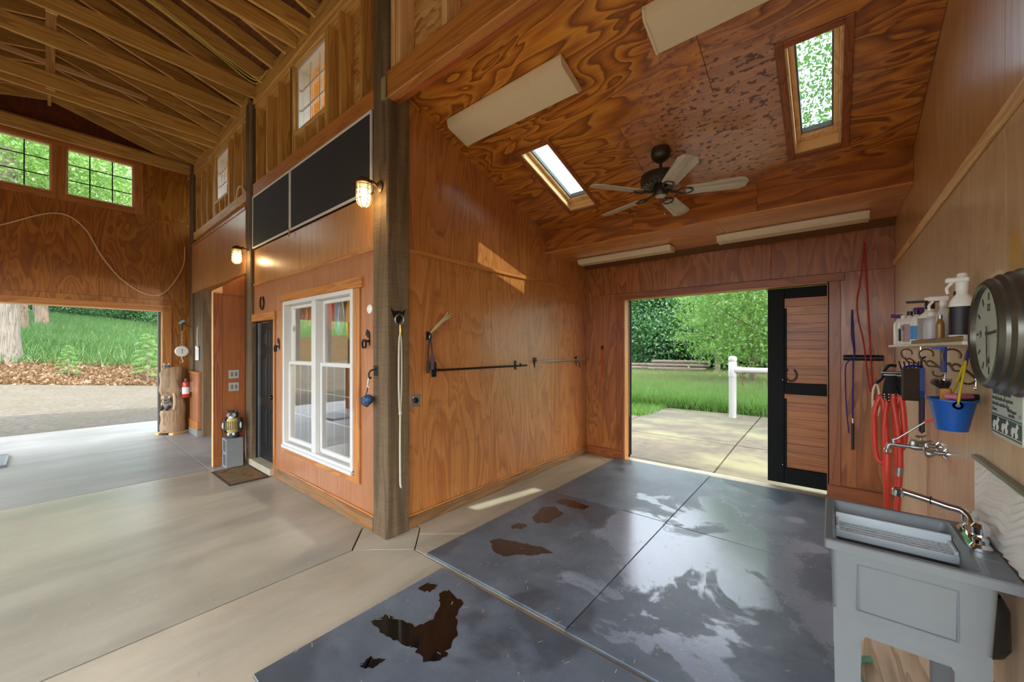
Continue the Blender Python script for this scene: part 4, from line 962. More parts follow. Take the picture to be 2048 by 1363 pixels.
# blanket bars on the left wall
def bar(y0, y1, z, label, style):
    t = thing('blanket_bar', label, 'blanket bar', (XL, y0, z), 0, 'blanket bars on the left wall'); L = y1-y0
    MB().tube(spline([(.012, .0, 0), (.075, .03, 0), (.085, .08, 0), (.085, L-.02, 0)], 6), .011, 8).build('rod', M_BLKIRON if style == 0 else M_STEEL, t, 40)
    if style == 0:
        B(0, -.03, -.07, .008, .03, .075, c=.003).build('wall_plate', M_BLKIRON, t)
        for z_ in (-.055, .055): MB().ell((.01, 0, z_), (.006, .009, .009), 8, 6).build('bolt', M_BLKIRON, t, 40)
        m = MB().box(0, L-.17, -.05, .008, L-.13, .06, c=.003).box(.006, L-.16, -.012, .09, L-.14, -.004).box(.078, L-.16, -.012, .094, L-.14, .03)
        m.build('rest_bracket', M_BLKIRON, t)
    else:
        m = MB().prism([(-.04, .045), (-.02, .03), (.0, .055), (.05, .04), (.035, .02), (.05, -.005), (.012, -.02), (.01, -.085), (-.008, -.05)], 0, .006, 'yz'); m.build('horse_head_plate', M_BLKIRON, t)
        m = MB().prism([(L-.33, .05), (L-.29, .035), (L-.25, .06), (L-.265, -.02), (L-.27, -.10), (L-.29, -.02)], 0, .006, 'yz').box(0, L-.30, -.01, .09, L-.28, -.002)
        m.tube(spline([(.01, L-.25, -.01), (.04, L-.25, -.05), (.05, L-.24, -.12)], 5), .006, 6); m.build('hook_bracket', M_BLKIRON, t)
    return t
bar(2.405, 3.81, 1.435, 'black iron blanket bar nearest the corner post', 0)
bar(4.06, 5.40, 1.475, 'thin steel blanket bar with horse head bracket near the back wall', 1)
# hook with tassels and switch
hk = thing('wall_hook', 'small black hook on the left wall holding tassels', 'hook', (XL, 2.33, 1.76))
B(0, -.02, -.035, .006, .02, .045, c=.002).build('plate', M_BLKIRON, hk)
MB().tube(spline([(.004, 0, .02), (.03, 0, .03), (.055, 0, .0), (.05, 0, -.025), (.03, 0, -.03), (.03, .0, -.01)], 5), .006, 8).build('prong', M_BLKIRON, hk, 40)
ts = thing('tassel_cord', 'dark braided tassels hanging from the wall hook', 'tassel', (XL+.04, 2.33, 1.44))
M_CORD = simple('dark_braid', (52, 44, 46), .8); M_TAS = simple('mauve_tassel', (92, 66, 70), .9)
MB().tube(spline([(0, 0, .32), (0, -.018, .22), (.0, -.022, .08), (0, -.02, .0)], 6), [.007]*19, 8).build('braid', M_CORD, ts, 40)
MB().tube(spline([(0, 0, .32), (0, .012, .24), (.005, .02, .16)], 6), .006, 8).build('braid', M_CORD, ts, 40)
MB().lathe([(.004, .165), (.012, .15), (.016, .12), (.022, .03), (.02, .0), (0, 0)], 12, (.005, .022, 0)).build('tassel', M_TAS, ts, 40)
MB().lathe([(.004, .10), (.012, .085), (.014, .05), (.016, -.03), (0, -.03)], 12, (0, -.022, 0)).build('tassel', M_CORD, ts, 40)
MB().tube([(0, 0, .31), (0, .005, .34), (.002, -.012, .30)], .006, 6).build('pale_knot', simple('pale_cord', (196, 180, 150), .8), ts, 40)
fe = MB()
for dz, y1 in ((0, .25), (.012, .245), (-.012, .22), (.02, .20)): fe.tube(spline([(.03, .0, .03), (.035, .06, .08+dz), (.045, .15, .16+dz), (.055, y1, .205+dz*2)], 6), [.006, .006]+[.005]*15+[.003, .002], 5)
tag(fe.build('switch_bundle', simple('pale_straw', (196, 176, 132), .7), None, 40, (XL, 2.345, 1.765)), 'pale curved straw switch stuck in the wall hook', 'switch')
wp = thing('outlet_plate', 'square metal outlet plate with round socket on the left wall', 'outlet', (XL, 2.19, 1.16))
B(0, -.055, -.058, .006, .055, .058, c=.003).build('plate', M_STEEL, wp); MB().lathe([(.026, 0), (.026, .012), (.02, .016), (.012, .016), (.012, .008), (0, .008)], 20, (.006, .0, .0), 'x').build('socket', M_BLACK, wp, 40)
MB().lathe([(.009, 0), (.009, .004), (0, .004)], 10, (.006, -.03, .03), 'x').build('screw', M_CHROME, wp, 40)
# orange strap
os_ = thing('strap_hook', 'small dark hook on the back wall left of the doorway', 'hook', (-2.70, YF, 1.65)); MB().tube(spline([(0, 0, .02), (0, -.03, .025), (0, -.05, .0), (0, -.04, -.02)], 5), .006, 8).build('prong', M_BLKIRON, os_, 40); B(-.012, -.005, -.02, .012, 0, .04).build('plate', M_BLKIRON, os_)
tag(MB().tube(spline([(0, 0, 0), (.004, -.005, -.12), (.022, -.005, -.26), (.008, -.004, -.36), (-.006, 0, -.44)], 6), .014, 8, flat=.5).build('orange_strap', simple('orange_rubber', (226, 84, 36), .5), None, 40, (-2.70, YF-.035, 1.645)), 'orange rubber strap hanging on the back wall', 'strap')

# whip rack on the back wall, right
wk = thing('whip_rack', 'black tubular rack on the back wall right of the sliding door', 'rack', (.265, YF, 1.545))
MB().cyl((-.16, -.035, 0), (.15, -.035, 0), .028, n=16).build('rack_bar', M_BLACK, wk, 40); B(-.14, -.012, -.03, .13, 0, .03, c=.004).build('back_plate', M_BLACK, wk)
def whip(name, label, col, hand, tip, lash, x):
    t = thing(name, label, 'whip', (x, YF-.05, hand[0]), 0, 'whips on the back wall rack'); mc = simple(name+'_cord_'+str(x), col, .5)
    h0 = hand[0]
    MB().cyl((hand[2], 0, 0), (hand[2]*.6, 0, hand[1]-h0), .012, n=10).build('handle', M_BLACK, t, 40)
    MB().cyl((hand[2]*.6, 0, hand[1]-h0), (hand[2]*.55, 0, hand[1]-h0+.05), .009, n=10).build('ferrule', M_CHROME, t, 40)
    MB().tube(spline([(hand[2]*.55, 0, hand[1]-h0+.05)]+[(a, -.02, b-h0) for a, b in tip], 6), .0075, 6).build('shaft', mc, t, 40)
    MB().tube(spline([(a, -.015, b-h0) for a, b in lash], 6), .006, 6).build('lash', mc, t, 40); return t
whip('whip', 'navy blue whip on the rack beside the sliding door frame', (44, 40, 120), (.58, .86, .0), [(0, 1.2), (.005, 1.5), (.012, 1.6), (-.008, 1.8), (-.004, 2.05)], [(-.004, 2.05), (.01, 1.75), (.012, 1.58), (-.04, 1.5), (-.06, 1.4), (-.05, 1.0), (-.03, .75)], .18)
whip('whip', 'long red whip on the rack towards the corner', (176, 36, 26), (.72, 1.06, .0), [(-.02, 1.4), (-.04, 1.9), (-.06, 2.4), (-.075, 2.74)], [(-.075, 2.74), (-.10, 2.4), (-.13, 2.15), (-.12, 1.95), (-.08, 1.7), (-.055, 1.4), (-.03, 1.2)], .345)

# ---- right wall: hanging bar with gloves, hose
hg = thing('hose_hanger', 'dark iron hook bar on the right wall carrying gloves and the red hose', 'hanger', (XR, 3.95, 1.465))
MB().cyl((0, 0, 0), (-.21, 0, .0), .012, n=10).build('bar', M_STEEL, hg, 40)
m = MB().tube(spline([(-.13, -.0, .05), (-.17, 0, .05), (-.20, 0, .0), (-.205, 0, -.04), (-.24, 0, -.085)], 5), .011, 8).tube(spline([(-.13, 0, .0), (-.10, 0, -.05), (-.05, 0, -.09)], 4), .01, 8); m.build('hook_end', M_BLKIRON, hg, 40)
for s in range(5): MB().tube([(-.02-.02*s, .0, .01), (-.015-.026*s, -.01*(s-2), .085)], [.006, .004], 6).build('prong', M_BLKIRON, hg, 40)
B(-.012, -.04, -.12, 0, .04, .06, c=.003).build('wall_plate', M_BLKIRON, hg)
M_GLB = simple('black_knit', (26, 26, 28), .85); M_GLW = simple('white_dots', (226, 226, 222), .7)
def glove(label, loc, rz_):
    t = thing('work_glove', label, 'glove', loc, rz_, 'gloves on the hook bar')
    loops = []
    for z, w, d in ((.0, .034, .018), (-.03, .03, .016), (-.06, .036, .016), (-.10, .042, .015), (-.13, .043, .013)): loops.append([(w*math.cos(a), d*math.sin(a), z) for a in [2*PI*i/12 for i in range(12)]])
    MB().rings(loops).build('palm', M_GLB, t, 50)
    for i, (x, L) in enumerate(((-.032, .055), (-.011, .07), (.011, .068), (.031, .05))):
        MB().tube([(x, 0, -.12), (x*1.12, -.004, -.13-L*.5), (x*1.18, -.012, -.13-L)], [.0115, .0105, .008], 8).build('finger', M_GLB, t, 50)
        for k in range(3): MB().ell((x*1.14, -.013-.003*k, -.145-L*.3*k), (.005, .003, .005), 6, 4).build('grip_dot', M_GLW, t)
    MB().tube([(.034, 0, -.06), (.056, -.005, -.09), (.06, -.008, -.125)], [.012, .011, .008], 8).build('thumb', M_GLB, t, 50)
    MB().tube([(.036*math.cos(a), .019*math.sin(a), -.004) for a in [2*PI*i/16 for i in range(16)]], .004, 6, closed=True).build('cuff', M_GLW, t, 40); return t
glove('black dotted work glove on the left of the hanging pair', (.335, 3.90, 1.455), .2); glove('black dotted work glove behind on the right of the hanging pair', (.375, 3.93, 1.45), -.3)
sc = MB().tube([(.012*math.cos(a)*1.6, 0, .12*math.sin(a)) for a in [2*PI*i/24 for i in range(24)]], .007, 8, closed=True)
tag(sc.build('sweat_scraper', simple('cream_plastic', (222, 202, 166), .5), None, 40, (.262, 3.94, 1.255)), 'cream elongated loop hanging beside the red hose', 'loop')
hose = thing('garden_hose', 'coiled red rubber hose hanging on the right wall', 'hose', (.345, 3.93, 0))
for k, (xo, zt, zb, w) in enumerate(((-.058, 1.29, .80, .036), (-.005, 1.31, .62, .036), (.04, 1.30, .92, .024))):
    P_ = [(xo-w, -.02*k, (zt+zb)/2+.1), (xo-w*.8, -.02*k, zb+.08), (xo, -.02*k-.01, zb), (xo+w*.8, -.02*k-.02, zb+.08), (xo+w*.7, -.02*k-.02, (zt+zb)/2), (xo+w*.35, -.02*k-.01, zt-.05), (xo, -.02*k, zt), (xo-w*.55, -.02*k, zt-.05)]
    n_ = len(P_); Q = [Vector(p) for p in P_]; pts = []
    for i in range(n_):
        p0, p1, p2, p3 = Q[i-1], Q[i], Q[(i+1) % n_], Q[(i+2) % n_]
        for j in range(5):
            t_ = j/5; pts.append(.5*((2*p1)+(p2-p0)*t_+(2*p0-5*p1+4*p2-p3)*t_*t_+(3*p1-p0-3*p2+p3)*t_**3))
    MB().tube(pts, .017, 10, closed=True).build('coil', M_RED, hose, 50)
MB().tube(spline([(.0, -.06, 1.28), (.035, -.08, .9), (.02, -.08, .5), (.01, -.08, .2), (.04, -.1, .03), (.05, .1, .018), (.06, .6, .018)], 8), .017, 10).build('tail', M_RED, hose, 50)
MB().tube(spline([(-.075, -.64, 1.0), (-.077, -.63, .8), (-.06, -.5, .45), (-.03, -.3, .12), (.0, -.1, .02), (.03, .2, .019)], 8), .017, 10).build('feed', M_RED, hose, 50)
MB().cyl((.033, -.08, .80), (.03, -.08, .74), .021, n=12).build('coupling', M_STEEL, hose, 40)
# curry brush with strap
br = thing('grooming_brush', 'brown bristled brush with blue back hanging under the shelf', 'brush', (XR-.03, 3.50, 1.32))
lp = [(-.055, .20), (-.06, .06), (-.035, .0), (.0, -.01), (.035, .0), (.06, .06), (.055, .20)]
m = MB().prism(lp, -.022, -.045, 'yz'); m.build('brush_back', simple('blue_brush_back', (30, 62, 130), .45), br)
mr = MB().prism([(a*.92, b*.98) for a, b in lp], -.046, -.115, 'yz'); mr.build('bristles', simple('brown_bristle', (64, 50, 36), .95, var=.4), br)
MB().tube([(-.03, .0, .205), (-.07, 0, .215), (-.11, 0, .20)], .008, 6).build('top_band', M_NAVY, br)
MB().tube(spline([(-.03, -.03, .02), (-.032, -.04, -.08), (-.03, -.02, -.19), (-.03, .02, -.19), (-.03, .03, -.08), (-.03, .02, .02)], 6), .011, 8, flat=.4).build('strap', M_PURPLE, br, 40)
MB().tube(spline([(-.03, .0, .2), (-.03, .0, .25), (-.012, 0, .27)], 4), .006, 6).build('hanging_cord', M_BLKIRON, br)
B(-.045, -.045, -.2, -.02, -.005, .02, c=.006).build('handle', simple('dark_wood_handle', (40, 32, 30), .5), br)

# shelf
sh = thing('wall_shelf', 'narrow white painted shelf with scroll brackets on the right wall', 'shelf', (XR, 3.5, 1.655))
M_SHW = simple('chipped_white_paint', (232, 224, 204), .5, var=.2)
B(-.108, -1.25, 0, 0, 1.24, .016, c=.003).build('shelf_board', M_SHW, sh)
m = MB()
for i in range(24):
    y = -1.25+i*.05; m.prism([(y, .016), (y+.05, .016), (y+.05, .03), (y+.035, .036), (y+.025, .024), (y+.015, .036), (y, .03)], -.111, -.105, 'yz')
m.build('carved_edge', simple('brown_wood_edge', (142, 112, 76), .6), sh)
for y in (.46, -.28, -.88):
    m = MB(); R1 = .028
    m.tube([(-.105+R1+R1*math.cos(a), 0, -.045+R1*math.sin(a)) for a in [PI*.2+(-PI*1.45)*0+PI*1.4*i/12-PI*.35 for i in range(13)]], .005, 6)
    m.tube(spline([(-.105+R1*.05, 0, -.035), (-.10, 0, -.07), (-.078, 0, -.09), (-.06, 0, -.085), (-.035, 0, -.11), (-.006, 0, -.145)], 6), .0055, 6)
    m.tube(spline([(-.085, 0, -.078), (-.07, 0, -.112), (-.05, 0, -.115), (-.03, 0, -.118)], 6), .005, 6)
    m.tube([(-.028+.024*math.cos(a), 0, -.150+.022*math.sin(a)) for a in [PI*.1+PI*1.4*i/12+PI*.75 for i in range(13)]], .005, 6)
    o = m.build('scroll_bracket', M_BRONZE, sh, 40, (0, y, 0)); MB().cyl((-.004, 0, .0), (-.004, 0, -.185), .005, n=8).ell((-.004, 0, -.19), (.008, .008, .01), 8, 6).build('wall_rod', M_CHROME, o, 40)

# bottles
def bottle(label, x, y, prof, mat, cap, capmat, band=None, bandmat=None, extra=None, sq=.8, rz_=0):
    t = thing('bottle', label, 'bottle', (x, y, 1.6712), rz_, 'grooming bottles on the shelf'); 
    MB().lathe(prof, 20, sq=sq).build('bottle_body', mat, t, 45)
    if cap: MB().lathe(cap, 16).build('cap', capmat, t, 45)
    if band:
        r, z0, z1 = band; MB().lathe([(r*1.012, z0), (r*1.012, z1)], 20, sq=sq).build('product_label', bandmat, t, 45)
    if extra: extra(t)
    return t
def bp(r, h, nr, nh): return [(0, 0), (r*.94, 0), (r, .006), (r, h*.72), (r*.92, h*.80), (nr*1.2, h*.92), (nr, h*.94), (nr, nh), (0, nh)]
M_LBLG = simple('grey_label', (168, 160, 158), .5, var=.3); M_LBLP = simple('pink_grey_label', (182, 150, 148), .5, var=.25); M_LBLB = simple('sky_blue_label', (70, 150, 214), .5); M_LBLK = simple('black_label', (20, 20, 30), .45)
t = NT('cloudy_plastic'); t.pbr(lin((226, 226, 226)), .3, 0, Transmission_Weight=.35); M_CLEAR = t.m
M_PURL = simple('purple_liquid', (92, 84, 120), .2); M_AMB = simple('amber_bottle', (146, 106, 46), .25); M_BLL = simple('blue_liquid', (30, 70, 140), .15)
def horse_mark(t):
    m = MB().lathe([(.018, 0), (.018, .0015), (0, .0015)], 16, axis='x'); s = m.build('emblem', M_LBLK, t); return s
def neck_purple(t): MB().cyl((-.012, 0, .238), (-.055, .0, .246), .014, n=12).build('spout', M_PURPLE, t, 40)
bottle('white bottle with purple spout at the far end of the shelf', .45, 4.56, bp(.04, .235, .013, .225), M_WPL, [(0, .222), (.016, .222), (.016, .255), (0, .257)], M_PURPLE, None, None, neck_purple)
bottle('slim white bottle with dark label second from the far end', .448, 4.36, bp(.03, .22, .011, .215), M_WPL, [(0, .21), (.013, .21), (.013, .235), (0, .236)], M_WPL, (.03, .03, .13), M_LBLK)
def emb(x, z, r): 
    def f(t): 
        MB().lathe([(r, 0), (r, .002), (r*.6, .003), (0, .003)], 14, (0, 0, 0), 'x').build('emblem', simple('emblem_green', (34, 52, 40), .5), t, 0, (-x, -.014, z), (0, 0, .35))
    return f
bottle('white bottle with black cap and horse emblem label', .45, 4.04, bp(.046, .215, .016, .215), M_WPL, [(0, .212), (.02, .212), (.02, .243), (0, .244)], M_BLACK, (.046, .02, .15), M_LBLP, emb(.045, .12, .02))
bottle('squat bottle with magenta purple lid behind the others', .47, 3.86, bp(.028, .20, .02, .20), M_WPL, [(0, .198), (.027, .198), (.027, .25), (.024, .254), (0, .254)], M_PURPLE)
bottle('small white bottle with sky blue label', .438, 3.66, bp(.031, .20, .012, .198), M_WPL, [(0, .195), (.015, .195), (.015, .226), (0, .227)], M_BLACK, (.031, .03, .12), M_LBLB)
def comb(t): 
    B(-.10, -.02, .243, .06, .012, .256, c=.004).build('black_brush', M_BLACK, t)
bottle('large white bottle with black brush balanced on its cap', .452, 3.33, bp(.05, .205, .018, .205), M_WPL, [(0, .203), (.022, .203), (.022, .242), (0, .242)], M_BLACK, (.05, .02, .15), M_LBLG, comb)
bottle('clear bottle of purple grey liquid at the shelf front', .428, 3.10, bp(.031, .15, .016, .15), M_CLEAR, [(0, .148), (.018, .148), (.018, .168), (0, .169)], M_WPL, (.0305, .008, .085), M_PURL)
def trig(t):
    m = MB().box(-.055, -.011, .215, .02, .011, .238, c=.004); m.build('spray_head', M_WPL, t); MB().tube(spline([(-.035, 0, .215), (-.05, 0, .19), (-.045, 0, .165)], 4), .006, 8).build('trigger', M_WPL, t, 40); MB().cyl((-.055, 0, .228), (-.066, 0, .228), .008, n=10).build('nozzle', M_WPL, t, 40)
bottle('slim spray bottle with blue liquid and white trigger', .445, 2.93, bp(.026, .185, .012, .19), M_CLEAR, [(0, .188), (.014, .188), (.014, .216), (0, .216)], M_WPL, (.0255, .006, .03), M_BLL, trig)
bottle('small amber bottle beside the slim spray bottle', .42, 2.83, bp(.015, .12, .008, .12), M_AMB, [(0, .118), (.009, .118), (.009, .136), (0, .136)], M_STEEL)
bottle('white bottle with square black cap near the clock', .468, 2.74, bp(.03, .20, .015, .20), M_WPL, [(0, .198), (.02, .198), (.02, .24), (0, .24)], M_BLACK)
def trig2(t):
    B(-.05, -.012, .262, .022, .012, .285, c=.005).build('spray_head', M_WPL, t); MB().tube(spline([(-.03, 0, .262), (-.045, 0, .24), (-.042, 0, .215)], 4), .006, 8).build('trigger', M_WPL, t, 40); MB().lathe([(.013, .285), (.018, .292), (.014, .302), (0, .304)], 12).build('top_cap', M_WPL, t, 40)
    M = Matrix.Translation((-.041, .016, .125)) @ Matrix(((0, 0, -1, 0), (-1, 0, 0, 0), (0, 1, 0, 0), (0, 0, 0, 1))); text_part('lettering', 'W', .03, simple('yellow_print', (230, 206, 40), .5), t, M)
bottle('tall white spray bottle with black label beside the clock', .448, 2.58, bp(.04, .225, .018, .235), M_WPL, [(0, .225), (.02, .225), (.02, .262), (0, .262)], M_WPL, (.04, .03, .155), M_LBLK, trig2)

# clock
ck = thing('wall_clock', 'large round dark metal clock on the right wall', 'clock', (XR-.002, 2.055, 1.692))
prof = [(.205, 0), (.213, -.008), (.213, -.022), (.204, -.032), (.206, -.042), (.196, -.052), (.198, -.064), (.186, -.074), (.187, -.084), (.176, -.096), (.168, -.098), (.160, -.094), (.159, -.082)]
MB().lathe(prof+[(.158, -.078)], 48, (0, 0, 0), 'x').build('case', simple('pewter', (98, 96, 88), .3, .8), ck, 30)
MB().lathe([(.159, -.080), (0, -.080)], 48, (0, 0, 0), 'x').build('dial', simple('dial_face', (188, 200, 190), .5, var=.15), ck)
MB().lathe([(.156, -.091), (0, -.0911)], 48, (0, 0, 0), 'x').build('glass', glass('clock_glass', (1, 1, 1, 1), 1.4, 0, 0, .22), ck)
for k in range(12):
    a = 2*PI*k/12; m = B(-.0815, -.004, .115, -.0803, .004, .14); m.rot(a, 'X'); m.build('hour_mark', M_BLACK, ck)
RWM = Matrix(((0, 0, -1, 0), (-1, 0, 0, 0), (0, 1, 0, 0), (0, 0, 0, 1)))
for k in (12, 3, 6, 9):
    a = 2*PI*k/12; text_part('numeral', str(k), .035, M_BLACK, ck, Matrix.Translation((-.0816, -.09*math.sin(a), .09*math.cos(a)-.012)) @ RWM, 'CENTER')
m = B(-.084, -.004, -.02, -.082, .004, .075); m.rot(1.5, 'X'); m.build('hour_hand', M_BLACK, ck); m = B(-.087, -.003, -.025, -.085, .003, .115); m.rot(3.1, 'X'); m.build('minute_hand', M_BLACK, ck)
MB().lathe([(.008, -.088), (0, -.089)], 12, axis='x').build('hub', M_BLACK, ck)

# sign
sg = thing('wall_sign', 'pale metal sign with a saying and three white horses', 'sign', (XR, 2.235, 1.40))
w, h, r = .158, .094, .014
pts = []
for cx_, cy_, a0 in ((w-r, h-r, 0), (-w+r, h-r, PI/2), (-w+r, -h+r, PI), (w-r, -h+r, 1.5*PI)):
    pts += [(cx_+r*math.cos(a0+PI/2*i/5), cy_+r*math.sin(a0+PI/2*i/5)) for i in range(6)]
MB().prism(pts, -.006, 0, 'yz').build('plate', simple('sign_face', (206, 218, 206), .4, var=.06), sg)
M_SGD = simple('sign_dark', (64, 84, 80), .5)
B(-.0075, -w+.004, -.072, -.006, w-.004, -.018).build('dark_band', M_SGD, sg)
for z in (-.012, -.080): B(-.0075, -w+.004, z-.002, -.006, w-.004, z+.002).build('stripe', M_SGD, sg)
lines = ['There is nothing better', 'for the inside of a person', 'than the outside of a', 'horse.']
for i, s in enumerate(lines): text_part('lettering', s, .0215, simple('sign_ink', (84, 90, 88), .6), sg, Matrix.Translation((-.0075, .145, .066-.0215*i)) @ RWM)
text_part('lettering', 'Will Rogers', .018, simple('sign_ink', (84, 90, 88), .6), sg, Matrix.Translation((-.0075, -.02, .012)) @ RWM)
text_part('lettering', '1879-1935', .014, simple('sign_ink', (84, 90, 88), .6), sg, Matrix.Translation((-.0075, -.03, -.004)) @ RWM)
horse = [(-.030, .0), (-.034, -.012), (-.026, .006), (-.016, .010), (.0, .008), (.010, .012), (.016, .022), (.020, .024), (.021, .021), (.029, .015), (.028, .011), (.021, .013), (.017, .004), (.014, -.002), (.022, -.008), (.020, -.018), (.017, -.018), (.017, -.010), (.008, -.005), (.010, -.022), (.006, -.022), (.004, -.006), (-.010, -.004), (-.020, -.022), (-.024, -.021), (-.018, -.008), (-.022, -.004), (-.028, -.016), (-.031, -.015), (-.026, -.002)]
for k in range(3): MB().prism([(-a*1.15, b*1.15) for a, b in horse], -.009, -.0075, 'yz').build('horse_silhouette', M_PAPER, sg, 0, (0, .098-.098*k, -.046))
for y in (.14, -.14): MB().lathe([(.006, 0), (.006, -.003), (0, -.004)], 10, axis='x').build('screw', M_STEEL, sg, 40, (-.006, y, .008))

# bucket
bk_ = thing('bucket', 'blue plastic bucket with yellow strap handle hanging on the right wall', 'bucket', (.410, 2.53, 1.285))
n = 28; loops = []
def bl_(rx, ry, z, flat): return [(min(rx*math.cos(a), flat), ry*math.sin(a), z) for a in [2*PI*i/n for i in range(n)]]
MB().rings([bl_(.0, .0, .003, .08), bl_(.048, .058, 0, .06), bl_(.070, .092, .125, .074), bl_(.077, .10, .128, .078), bl_(.077, .10, .137, .078), bl_(.068, .088, .136, .072), bl_(.046, .054, .008, .058), bl_(0, 0, .008, .07)], False, False).build('bucket_body', M_BLUE, bk_, 50)
for s, y in ((1, .10), (-1, -.10)): MB().lathe([(.016, -.006), (.016, .006), (.008, .006), (.008, -.006), (.016, -.006)], 14, (0, y, .118), 'y').build('ear', M_BLUE, bk_, 40)
MB().tube(spline([(0, -.10, .12), (.012, -.08, .19), (.035, -.02, .285), (.037, .02, .285), (.025, .08, .19), (.0, .10, .12)], 8), .014, 10, flat=.3).build('strap_handle', M_YEL, bk_, 50)
MB().tube(spline([(.038, .0, .28), (.045, .0, .33), (.055, 0, .37)], 4), .02, 8, flat=.3).build('hanging_strap', M_NAVY, bk_, 40)
b1 = thing('dandy_brush', 'pink brush lying across the blue bucket', 'brush', (.425, 2.50, 1.424), .9); B(-.05, -.025, 0, .05, .025, .022, c=.006).build('pink_block', simple('pink_plastic', (196, 110, 130), .5), b1); B(.05, -.022, -.012, .085, .022, .02, c=.003).build('bristles', simple('dark_bristle', (38, 30, 26), .9), b1)
b2 = thing('bristle_brush', 'brown wooden brush standing up in the blue bucket', 'brush', (.395, 2.55, 1.296)); B(-.018, -.012, 0, .018, .012, .17, c=.005).build('handle', TRIM('z'), b2)
m = MB(); rr = random.Random(3)
for i in range(60): a, b = rr.uniform(-.03, .012), rr.uniform(-.014, .014); m.tube([(a*.5, b*.6, .165), (a*1.6, b*1.8, .2+rr.uniform(-.012, .012))], [.002, .001], 4)
m.build('bristles', simple('dark_bristle', (38, 30, 26), .9), b2)
sp_ = thing('blue_comb', 'blue plastic comb hooked over the shelf edge above the bucket', 'comb', (.405, 2.66, 1.59)); B(-.004, -.05, -.06, .004, .05, .06, c=.003).build('comb_back', M_NAVY, sp_)
for i in range(5): B(-.03, -.046+.022*i, .048, -.004, -.036+.022*i, .058).build('tooth', M_BLUE, sp_)

# wall faucet
wf = thing('wall_faucet', 'brass and chrome two-valve wall faucet above the sink', 'faucet', (XR, 3.29, 1.055))
for y in (-.10, .10):
    MB().lathe([(.034, 0), (.034, -.006), (.02, -.016), (.014, -.018)], 20, (0, y, 0), 'x').build('flange', M_CHROME, wf, 40)
    MB().cyl((-.01, y, 0), (-.075, y, 0), .0135, n=12).build('inlet', M_STEEL, wf, 40)
    v = MB().tube(spline([(-.06, y, -.02), (-.075, y, .0), (-.08, y*.8, .02)], 4), [.02, .022, .024, .022, .018, .016, .014, .012, .012], 12).build('valve_body', M_STEEL, wf, 50)
    MB().cyl((-.078, y*.85, .02), (-.078, y*.85, .05), .009, n=10).build('stem', M_CHROME, v, 40); MB().tube([(-.10, y*.85-.02, .056), (-.078, y*.85, .05), (-.056, y*.85+.02, .056)], [.007, .009, .007], 8).build('handle', M_STEEL, v, 40)
MB().tube([(-.07, -.10, 0), (-.075, .10, 0)], .014, 12).build('crossbar', M_STEEL, wf, 40)
MB().tube([(-.075, 0, 0), (-.11, 0, 0), (-.13, 0, .0)], [.016, .018, .014], 12).build('mixer_body', M_STEEL, wf, 40)
MB().lathe([(.02, .0), (.022, .02), (.016, .034), (.0, .036)], 16, (-.12, 0, .008)).build('vacuum_cap', M_STEEL, wf, 40)
MB().tube(spline([(-.12, 0, 0), (-.19, 0, .002), (-.222, 0, .0), (-.23, 0, -.03)], 5), .012, 12).build('spout', M_STEEL, wf, 40)
MB().lathe([(.017, -.05), (.018, -.03), (.014, -.025)], 14, (-.23, 0, 0)).build('hose_thread', M_CHROME, wf, 40)
MB().tube([(-.20, 0, .012), (-.205, 0, .035), (-.19, -.005, .04), (-.06, -.03, .175)], [.01, .008, .005, .005], 8).build('brace_rod', M_STEEL, wf, 40)
MB().tube(spline([(-.075, -.028, .16), (-.05, -.035, .175), (-.03, -.036, .18)], 3), .011, 6).build('red_ribbon', simple('red_ribbon', (226, 92, 84), .7), wf)

# splash panel behind the sink
spn = thing('splash_panel', 'white wave-textured splash panel behind the sink', 'panel', (XR-.002, 2.225, .885))
m = MB(); ny, nz = 90, 90; vs_ = []
for j in range(nz+1):
    for i in range(ny+1):
        y = -.365+.73*i/ny; z = .28*j/nz; ph = (z*190+y*55+3.2*math.sin(y*13+1.0+z*9)+1.3*math.sin(y*31+z*24)); ed = min(1, (.365-abs(y))/.03); vs_.append((-.012-.0035*math.sin(ph)*ed, y, z))
m.add(vs_, [(j*(ny+1)+i, j*(ny+1)+i+1, (j+1)*(ny+1)+i+1, (j+1)*(ny+1)+i) for j in range(nz) for i in range(ny)]); m.build('wave_sheet', M_WPL, spn, 60)
B(-.004, -.365, 0, 0, .365, .28).build('backing', M_WPL, spn)
MB().prism([(0, .278), (-.020, .278), (-.022, .284), (-.018, .292), (0, .294)], -.37, .372, 'xz').build('metal_cap', M_STEEL, spn, 30)

# utility sink
M_SINK = simple('grey_granite_plastic', (116, 120, 120), .42, var=.12)
SX, SY = .235, 2.275
sk = thing('utility_sink', 'grey plastic utility sink on legs against the right wall', 'sink', (SX, SY, 0))
def rect(x0, x1, y0, y1, z, r=.02, n=4):
    P_ = []
    for cx_, cy_, a0 in ((x1-r, y1-r, 0), (x0+r, y1-r, PI/2), (x0+r, y0+r, PI), (x1-r, y0+r, 1.5*PI)): P_ += [(cx_+r*math.cos(a0+PI/2*i/n), cy_+r*math.sin(a0+PI/2*i/n), z) for i in range(n+1)]
    return P_
MB().rings([rect(-.226, .185, -.246, .246, .52), rect(-.234, .20, -.256, .256, .84), rect(-.255, .252, -.285, .28, .845, .012), rect(-.255, .252, -.285, .28, .875, .012), rect(-.25, .247, -.28, .275, .88, .01),
            rect(-.228, .165, -.258, .255, .88, .02), rect(-.222, .158, -.252, .249, .872, .02), rect(-.185, .12, -.215, .215, .53, .03)], True, True).build('basin', M_SINK, sk, 35)
